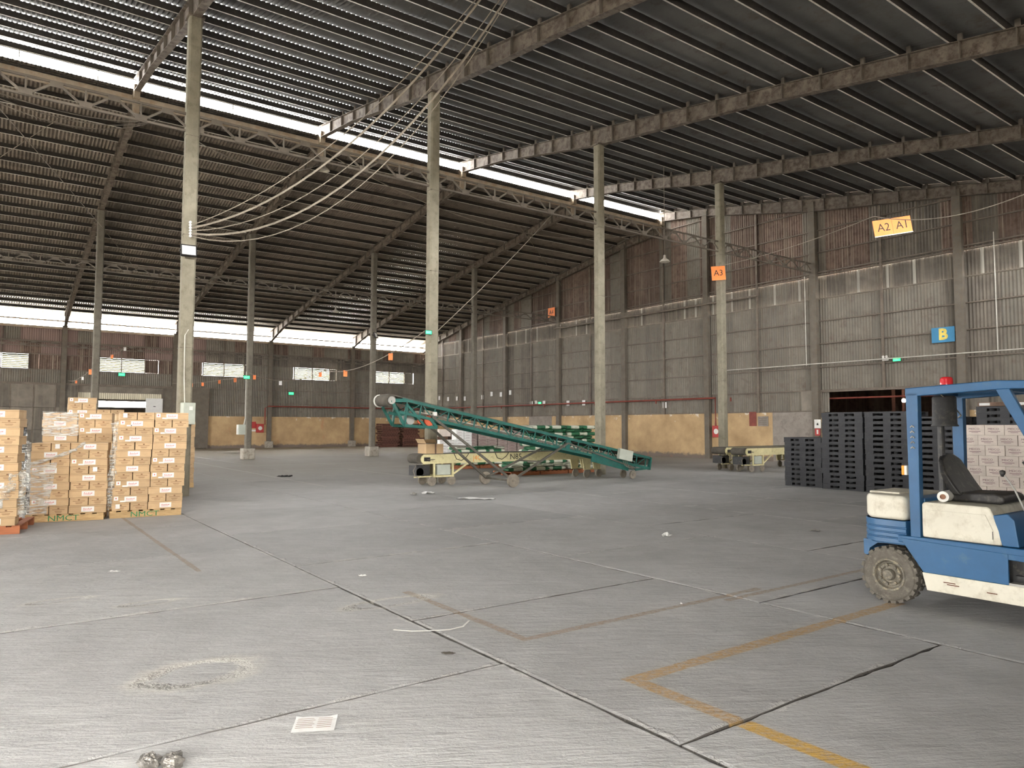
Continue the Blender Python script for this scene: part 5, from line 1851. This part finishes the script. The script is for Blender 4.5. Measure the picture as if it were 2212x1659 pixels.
# floodlights
def floodlight(p, rz, s_, label, tilt=-20):
    o = empty('floodlight', p, rz, label, 'floodlight')
    h = empty('lamp_head', (0, 0, 0)); h.parent = o; h.rotation_euler = (R(tilt), 0, 0)
    fr = MB()
    a = s_ / 2
    fr.box(-a, 0, -a * .85, a, .06, a * .85)
    q = fr.build('housing', M['ink'], h); bevel(q, .01)
    for (x0, z0, x1, z1) in ((-a, -a * .85, a, -a * .72), (-a, a * .72, a, a * .85), (-a, -a * .85, -a * .87, a * .85), (a * .87, -a * .85, a, a * .85)):
        MB().box(x0, -.02, z0, x1, 0, z1).build('bezel', M['ink'], h)
    MB().box(-a * .87, -.006, -a * .72, a * .87, -.001, a * .72).build('glass', M['white'], h)
    MB().box(-a - .02, .02, -.015, -a, .16, .015).box(a, .02, -.015, a + .02, .16, .015).box(-a - .02, .15, -.015, a + .02, .17, .015).build('bracket', M['ink'], o)
    return o


floodlight(atd(408, 541, 17.25), R(-5), .36, 'square white-faced floodlight on the column beside the cartons')
floodlight(atd(812, 724, 40.6), R(40), .38, 'small floodlight on the slim column beyond the conveyor head')


# insulators on the floodlight column
pins = [atd(411, 480 + 6 * k, 17.3) for k in range(6)]
for k, p in enumerate(pins):
    o = MB().lathe([(0, -.03), (.03, -.03), (.03, -.01), (.018, 0), (.03, .01), (.03, .03), (0, .03)], 10, 0, Matrix.Rotation(R(90), 4, 'X')).build('insulator', M['white'], None, p)
    tag(o, 'white porcelain insulator on the floodlight column, %s from the top' % ORD[k], 'insulator', 'insulators on the floodlight column')

# overhead cables
ends = [(1032, -6), (1040, -4), (1082, -4), (1092, 0), (1096, 2)]
for k, (ex, ey) in enumerate(ends):
    wire([pins[k + 1] + Vector((.03, 0, 0)), atd(ex, ey, 15.6 + .12 * k)], .75 + .28 * k, (.026 if k in (1, 3) else .012), 'sagging overhead cable from the insulators, %s one down' % ORD[k], group='sagging cables from the insulators')
for k, (y0, y1) in enumerate(((198, 262), (206, 262), (213, 258))):
    wire([atd(-60, y0 - 18, 14.5), atd(325 + 10 * k, y1, 23)], .25 + .15 * k, .012, 'thin cable crossing under the roof above the cartons, %s of three' % ORD[k], group='three thin cables above the cartons')
wire([atd(420, 302, 17.4), atd(700, 352, 29)], .55, .012, 'thin cable from the floodlight column to the high pendant lamp')
wire([atd(705, 330, 30), atX(1410, 500, XG - .3)], 1.7, .022, 'long pale cable sagging from the high pendant lamp to the end wall')
LW = wire([atd(540, 806, 36.8), atd(700, 800, 41), atd(922, 712, 21.55)], .5, .018, 'cable carrying paper tags to the exit-sign column')
wire([atd(945, 715, 21.7), atd(1215, 438, 30)], .12, .014, 'straight wire rising from the exit-sign column to the roof')
wire([atd(0, 235, 19), atd(222, 492, 30)], .0, .012, 'bracing wire slanting down behind the floodlight column')
wire([atd(0, 340, 24), atd(125, 258, 24)], .0, .012, 'bracing wire slanting up to the lattice girder')
wire([atd(222, 492, 34), atd(300, 590, 40)], .0, .014, 'bracing wire below the slim column head')
wire([atd(1125, 492, 38), atd(1215, 620, 46)], .0, .014, 'bracing wire in the last bay before the end wall')
# tube hanging beside the floodlight column
pt0, pt1 = atd(417, 573, 19.5), atd(410, 803, 19.5)
o = tag(MB().tube([pt0, Vector((pt0.x, pt0.y, pt1.z))], .028, 8).build('conduit', M['pvc']), 'white plastic tube hanging beside the floodlight column', 'tube')
tag(MB().tube([Vector((pt0.x, pt0.y, pt0.z)), Vector((pt0.x, pt0.y, zn(min(pt0.y, YR)) - .3 if pt0.y < YR else zf(pt0.y) - .3))], .006, 5).build('hanging_wire', M['wire']), 'thin wire holding up the white plastic tube', 'wire')

# paper tags on strings
tagm = MB().box(-.12, 0, -.19, .12, .006, .19).mesh('paper_tag', M['orange_sheet'])
tagw = MB().box(-.12, 0, -.19, .12, .006, .19)
tagw.box(-.08, -.002, -.05, .08, 0, .12)
tagwm = tagw.mesh('paper_tag', M['paper'])
TG = [(552, 817, 38, 0, 1.0), (605, 816, 40, 1, 1), (689, 803, 40, 0, 1.2), (746, 789, 38, 0, 1.3), (842, 752, 33, 0, 1.1)]
for k, (px, py, d, w_, s_) in enumerate(TG):
    o = link('paper_tag', tagwm if w_ else tagm, None, on_wire(LW, px) - Vector((0, 0, .12)), R(-20)); o.scale = (s_ * .6, 1, s_ * .6)
    tag(o, '%s paper tag on the long cable, %s from the switch-box column' % ('white' if w_ else 'orange', ORD[k]), 'paper tag', 'tags on the long cable')
TG2 = [(414, 831, 48, 0), (437, 830, 48, 0), (474, 826, 48, 0), (507, 821, 48, 0)]
LX = wire([atd(372, 828, 48), atd(480, 820, 48), atd(537, 806, 37.2)], .1, .012, 'thin string of orange tags between the two columns')
for k, (px, py, d, w_) in enumerate(TG2):
    o = link('paper_tag', tagm, None, on_wire(LX, px) - Vector((0, 0, .12)), R(-20)); o.scale = (.65, 1, .65)
    tag(o, 'small orange paper tag on the thin string, %s from the floodlight column' % ORD[k], 'paper tag', 'tags on the thin string')
TG3 = [(196, 797, 32, 0, 1.0), (178, 811, 34, 1, .6), (165, 815, 35, 0, .6), (242, 770, 42, 0, .9), (270, 755, 42, 1, .9), (313, 725, 42, 1, 1.1)]
LY = wire([atd(148, 822, 44), atd(172, 816, 40), atd(207, 785, 33.5)], .1, .012, 'string of tags ending at the slim column behind the cartons')
LZ = wire([atd(211, 786, 33.8), atd(242, 766, 42), atd(270, 750, 48), atd(313, 712, 55)], .1, .012, 'string of tags rising past the window over the doorway')
for k, (px, py, d, w_, s_) in enumerate(TG3):
    o = link('paper_tag', tagwm if w_ else tagm, None, on_wire(LY if px < 210 else LZ, px) - Vector((0, 0, .12)), R(-25)); o.scale = (s_ * .7, 1, s_ * .7)
    tag(o, '%s paper tag near the slim column behind the cartons, %s upwards along the strings' % ('white' if w_ else 'orange', ORD[k]), 'paper tag', 'tags near the slim column')

# papers stuck on the lower end wall
stickm = MB().box(-.006, -.15, -.17, 0, .15, .17).mesh('stuck_paper', M['paper'])
for k, (px, py) in enumerate(((949, 860), (968, 862), (987, 861), (1004, 861), (1042, 858), (1062, 851), (1082, 852), (1102, 848), (1148, 872), (1175, 871), (1227, 871), (1261, 870), (1436, 875))):
    p = atX(px, py, XG - .04)
    o = link('stuck_paper', stickm, None, p)
    tag(o, 'white paper on the lower end wall, %s from the corner' % ORD[k], 'paper', 'papers stuck on the end wall')

# pipes and conduits
def pipe(pts, r, m_, name, label, cat, brackets=None):
    o = empty(name, pts[0], 0, label, cat)
    b = Vector(pts[0])
    MB().tube([Vector(p) - b for p in pts], r, 8).build('pipe_run', M[m_], o)
    for q in brackets or []:
        MB().box(-.03, -.03, -.2, .03, .03, 0).build('bracket', M[m_], o, Vector(q) - b)
    return o


xp = XG - .3
pipe([(xp, YS - .2, 3.24), (xp, atX(1545, 862, xp).y, 3.24), (xp, atX(1545, 862, xp).y, 1.75)], .05, 'red_pipe', 'fire_main', 'dark red fire pipe along the end wall dropping to a hose cabinet', 'pipe',
     [(xp, 23.5 + 5.2 * k, 3.24) for k in range(6)])
pf = atY(571, 905, YS - .2)
pipe([(pf.x, YS - .37, 1.8), (pf.x, YS - .37, 3.1), (pf.x + .25, YS - .37, 3.24), (XG - .32, YS - .37, 3.24)], .05, 'red_pipe', 'fire_main', 'dark red fire pipe along the far side wall above the ochre base', 'pipe')
pc = XG - .25
pipe([(pc, 24, atX(1570, 800, pc).z), (pc, 2, atX(2100, 762, pc).z)], .022, 'pvc', 'conduit', 'white conduit running level across the grey end wall', 'conduit')
pv = atX(1738, 610, pc)
pipe([(pc, pv.y, atX(1738, 790, pc).z), (pc, pv.y, 8.9)], .018, 'pvc', 'conduit', 'thin white conduit dropping down the end wall beside the wide post', 'conduit')
pv = atX(2150, 610, pc)
pipe([(pc, pv.y, atX(2150, 760, pc).z), (pc, pv.y, 9.3)], .018, 'pvc', 'conduit', 'thin white conduit dropping down the end wall above the forklift', 'conduit')
pk = XG - .3
pipe([(pk, 38, 8.45), (pk, 21.8, 8.35)], .05, 'girt', 'pipe', 'dark pipe crossing the end wall above the skylight strips', 'pipe')


def hose_cabinet(p, rz, s_, label):
    o = empty('hose_cabinet', p, rz, label, 'fire cabinet')
    b = MB().box(-s_ / 2, 0, -s_ * .6, s_ / 2, .18, s_ * .6).build('case', M['red'], o); bevel(b, .01)
    MB().box(-s_ * .4, -.006, -s_ * .5, s_ * .4, 0, s_ * .5).build('door', M['red'], o)
    MB().lathe([(0, 0), (s_ * .28, 0), (s_ * .28, .01), (0, .01)], 16, 0, Matrix.Translation((0, -.008, 0)) @ Matrix.Rotation(R(90), 4, 'X')).build('glass', M['white'], o)
    return o


hose_cabinet(atY(562, 925, YS - .25), 0, .56, 'red fire hose cabinet with a round pane at the foot of the side-wall pipe')
hose_cabinet(atX(1547, 932, XG - .25), R(-90), .52, 'red fire hose cabinet behind the A3-sign column')
for (px, py, w_, h_, m_, lab) in ((548, 918, .34, .5, 'red', 'dark red notice board beside the side-wall hose cabinet'), (548, 930, .34, .14, 'white', 'white strip notice under the dark red board')):
    o = MB().box(-w_ / 2, 0, -h_ / 2, w_ / 2, .02, h_ / 2).build('notice_board', M[m_], None, atY(px, py, YS - .04)); tag(o, lab, 'sign')
for (px, py, w_, h_, m_, lab) in ((1626, 905, .42, .72, 'red_pipe', 'brick-red painted metal board on the ochre wall base'), (1648, 910, .6, .5, 'cement', 'grey notice board beside the brick-red one'),
                                  (1766, 916, .32, .42, 'white', 'white safety poster above the extinguisher sign'), (1766, 933, .26, .34, 'red', 'small red extinguisher sign beside the black pallets')):
    p = atX(px, py, XG - (.26 if px > 1700 else .03))
    o = empty('notice_board', p, R(-90), lab, 'sign')
    MB().box(-w_ / 2, 0, -h_ / 2, w_ / 2, .02, h_ / 2).build('board', M[m_], o)
    if 'extinguisher' in lab: MB().box(-.04, -.004, -.1, .04, 0, .1).build('symbol', M['white'], o)
    if 'poster' in lab: MB().prism([(-.06, -.05), (.06, -.05), (0, .07)], -.004, 0).build('symbol', M['conv_green'], o)
    if 'grey notice' in lab:
        for r_ in range(4): MB().box(-.22, -.004, .14 - r_ * .1, .22, 0, .165 - r_ * .1).build('text_line', M['girt'], o)

# switch boxes
p = atd(411, 893, 17.35)
o = empty('switch_box', p, R(12), 'grey-green electrical cabinet hung on the floodlight column', 'electrical box')
b = MB().box(-.17, 0, -.27, .13, .2, .26).build('case', M['panelbox'], o); bevel(b, .012)
MB().box(-.165, -.012, -.26, .105, 0, .25).build('door', M['panelbox'], o)
MB().box(-.03, -.016, .08, .05, -.012, .17).build('label_plate', M['white'], o)
MB().tube([(-.1, .1, .26), (-.13, .1, .9), (-.14, .1, 1.9), (-.05, .12, 2.05)], .014, 6).build('cable', M['pvc'], o)
p = atd(524, 928, 36.72)
o = empty('switch_box', p, R(5), 'small grey switch box with a white edge on the slim column', 'electrical box')
b = MB().box(-.2, 0, -.26, .18, .15, .26).build('case', M['panelbox'], o); bevel(b, .01)
MB().box(-.26, .02, -.25, -.2, .13, .25).build('side_duct', M['white'], o)
MB().tube([(.1, .08, .26), (.17, .08, .6), (.17, .08, 3.0)], .035, 6).build('conduit_run', M['pvc'], o)
# white board leaning beyond the wide doorway edge
p = atY(333, 876, YS - .3)
o = empty('leaning_board', p, 0, 'white board standing in the wide doorway beside the sliding door', 'board')
MB().box(-.55, 0, -.55, .55, .03, .5).build('board', M['paper'], o)
MB().box(-.05, -.004, -.1, .1, 0, -.05).build('mark', M['ink'], o)

# ------------------------------------------------------------------ litter on the floor
def floor_item(name, p, mb, m_, label, cat, z=.006):
    o = mb.build(name, M[m_], None, (p.x, p.y, z)); return tag(o, label, cat)


p = atZ(680, 1567)
pg = empty('paper_sheet', (p.x, p.y, .004), R(-36 + 8), 'creased white printed sheet lying on the bare floor in the foreground', 'paper')
g_ = []
for j in range(7):
    for i in range(7):
        g_.append(((i / 6 - .5) * .235, (j / 6 - .5) * .205, .004 + .006 * abs(noise.noise(Vector((i * .7, j * .7, 1)))) + (.008 if i in (0, 6) and j == 6 else 0)))
MB().add(g_, [(j * 7 + i, j * 7 + i + 1, (j + 1) * 7 + i + 1, (j + 1) * 7 + i) for j in range(6) for i in range(6)]).build('sheet', M['paper'], pg)
for k in range(6):
    MB().box(-.10, -.07 + k * .025, .0125, -.01 if k % 2 else .0, -.066 + k * .025, .013).box(.015, -.07 + k * .025, .0125, .095, -.066 + k * .025, .013).build('print_line', M['kraft_ink'], pg)
pts = [atZ(a, b_, .012) for a, b_ in ((850, 1360), (890, 1363), (930, 1362), (970, 1360), (1000, 1353), (1013, 1341))]
mb = MB()
for a, b_ in zip(pts, pts[1:]): mb.bar(a, b_ + (b_ - a) * .04, .016, .003)
tag(mb.build('plastic_strap', M['white']), 'curved white plastic packing strap lying on the floor', 'strap')


def scrap(px, py, sx, sy, label, m_='paper', seed=1, h=.03):
    p = atZ(px, py)
    vs = []
    n = 7
    for j in range(n):
        for i in range(n):
            u, v = i / (n - 1) - .5, j / (n - 1) - .5
            q = noise.noise_vector(Vector((u * 4 + seed, v * 4, seed * 1.7)))
            edge = 1 - .35 * (abs(u) + abs(v))
            vs.append((u * sx * edge * 1.3 + q.x * sx * .15, v * sy * edge * 1.3 + q.y * sy * .15, abs(q.z) * h * 2 + .002))
    mb = MB().add(vs, [(j * n + i, j * n + i + 1, (j + 1) * n + i + 1, (j + 1) * n + i) for j in range(n - 1) for i in range(n - 1)])
    o = mb.build('litter_scrap', M[m_], None, (p.x, p.y, .001), R(-36))
    return tag(o, label, 'litter')


scrap(1440, 1158, .16, .16, 'crumpled white scrap alone on the floor before the conveyors', seed=2, h=.04)
scrap(1762, 1147, .2, .12, 'flat greyish scrap on the floor towards the forklift', 'grey_metal', seed=3, h=.02)
scrap(1028, 1078, .9, .25, 'long pale plastic scrap lying in front of the conveyor wheels', seed=4, h=.03)
scrap(925, 1066, .3, .3, 'pale plastic scrap in front of the drive end of the cream conveyor', seed=5, h=.05)
scrap(893, 1069, .15, .2, 'small grey lump of plastic beside the pale scrap', 'grey_metal', seed=6, h=.07)
scrap(615, 1030, .5, .35, 'dark cloth scrap on the floor between the cartons and conveyors', 'black_rubber', seed=7, h=.05)
scrap(968, 1412, .10, .05, 'small dark oval fleck on the floor near the long joint', 'belt', seed=8, h=.004)
scrap(1472, 1306, .02, .02, 'tiny white crumb on the worn painted line', seed=9, h=.02)
scrap(784, 1245, .08, .04, 'small white scrap near the slab corner', seed=10, h=.02)
scrap(247, 1235, .12, .05, 'small pale scrap on the floor in front of the film-streaked stack', seed=12, h=.01)
# crumpled clear plastic at the bottom edge
for k, (px, py) in enumerate(((322, 1668), (372, 1666))):
    p = atZ(px, py)
    vs, n = [], 12
    bm_ = MB()
    for j in range(n + 1):
        for i in range(n):
            th, ph = 2 * math.pi * i / n, math.pi * j / n
            q = 1 + .35 * noise.noise(Vector((math.cos(th) * 2 + k * 5, math.sin(th) * 2, ph * 2)))
            vs.append((.055 * q * math.sin(ph) * math.cos(th), .05 * q * math.sin(ph) * math.sin(th), .045 + .045 * q * math.cos(ph)))
    bm_.add(vs, [(j * n + i, j * n + (i + 1) % n, (j + 1) * n + (i + 1) % n, (j + 1) * n + i) for j in range(n) for i in range(n)])
    o = bm_.build('crumpled_wrapper', M['foil'], None, (p.x, p.y, 0))
    tag(o, 'crumpled silvery wrapper at the bottom edge, %s' % ('the one nearer the paper sheet' if k else 'the one farther from the paper sheet'), 'litter')
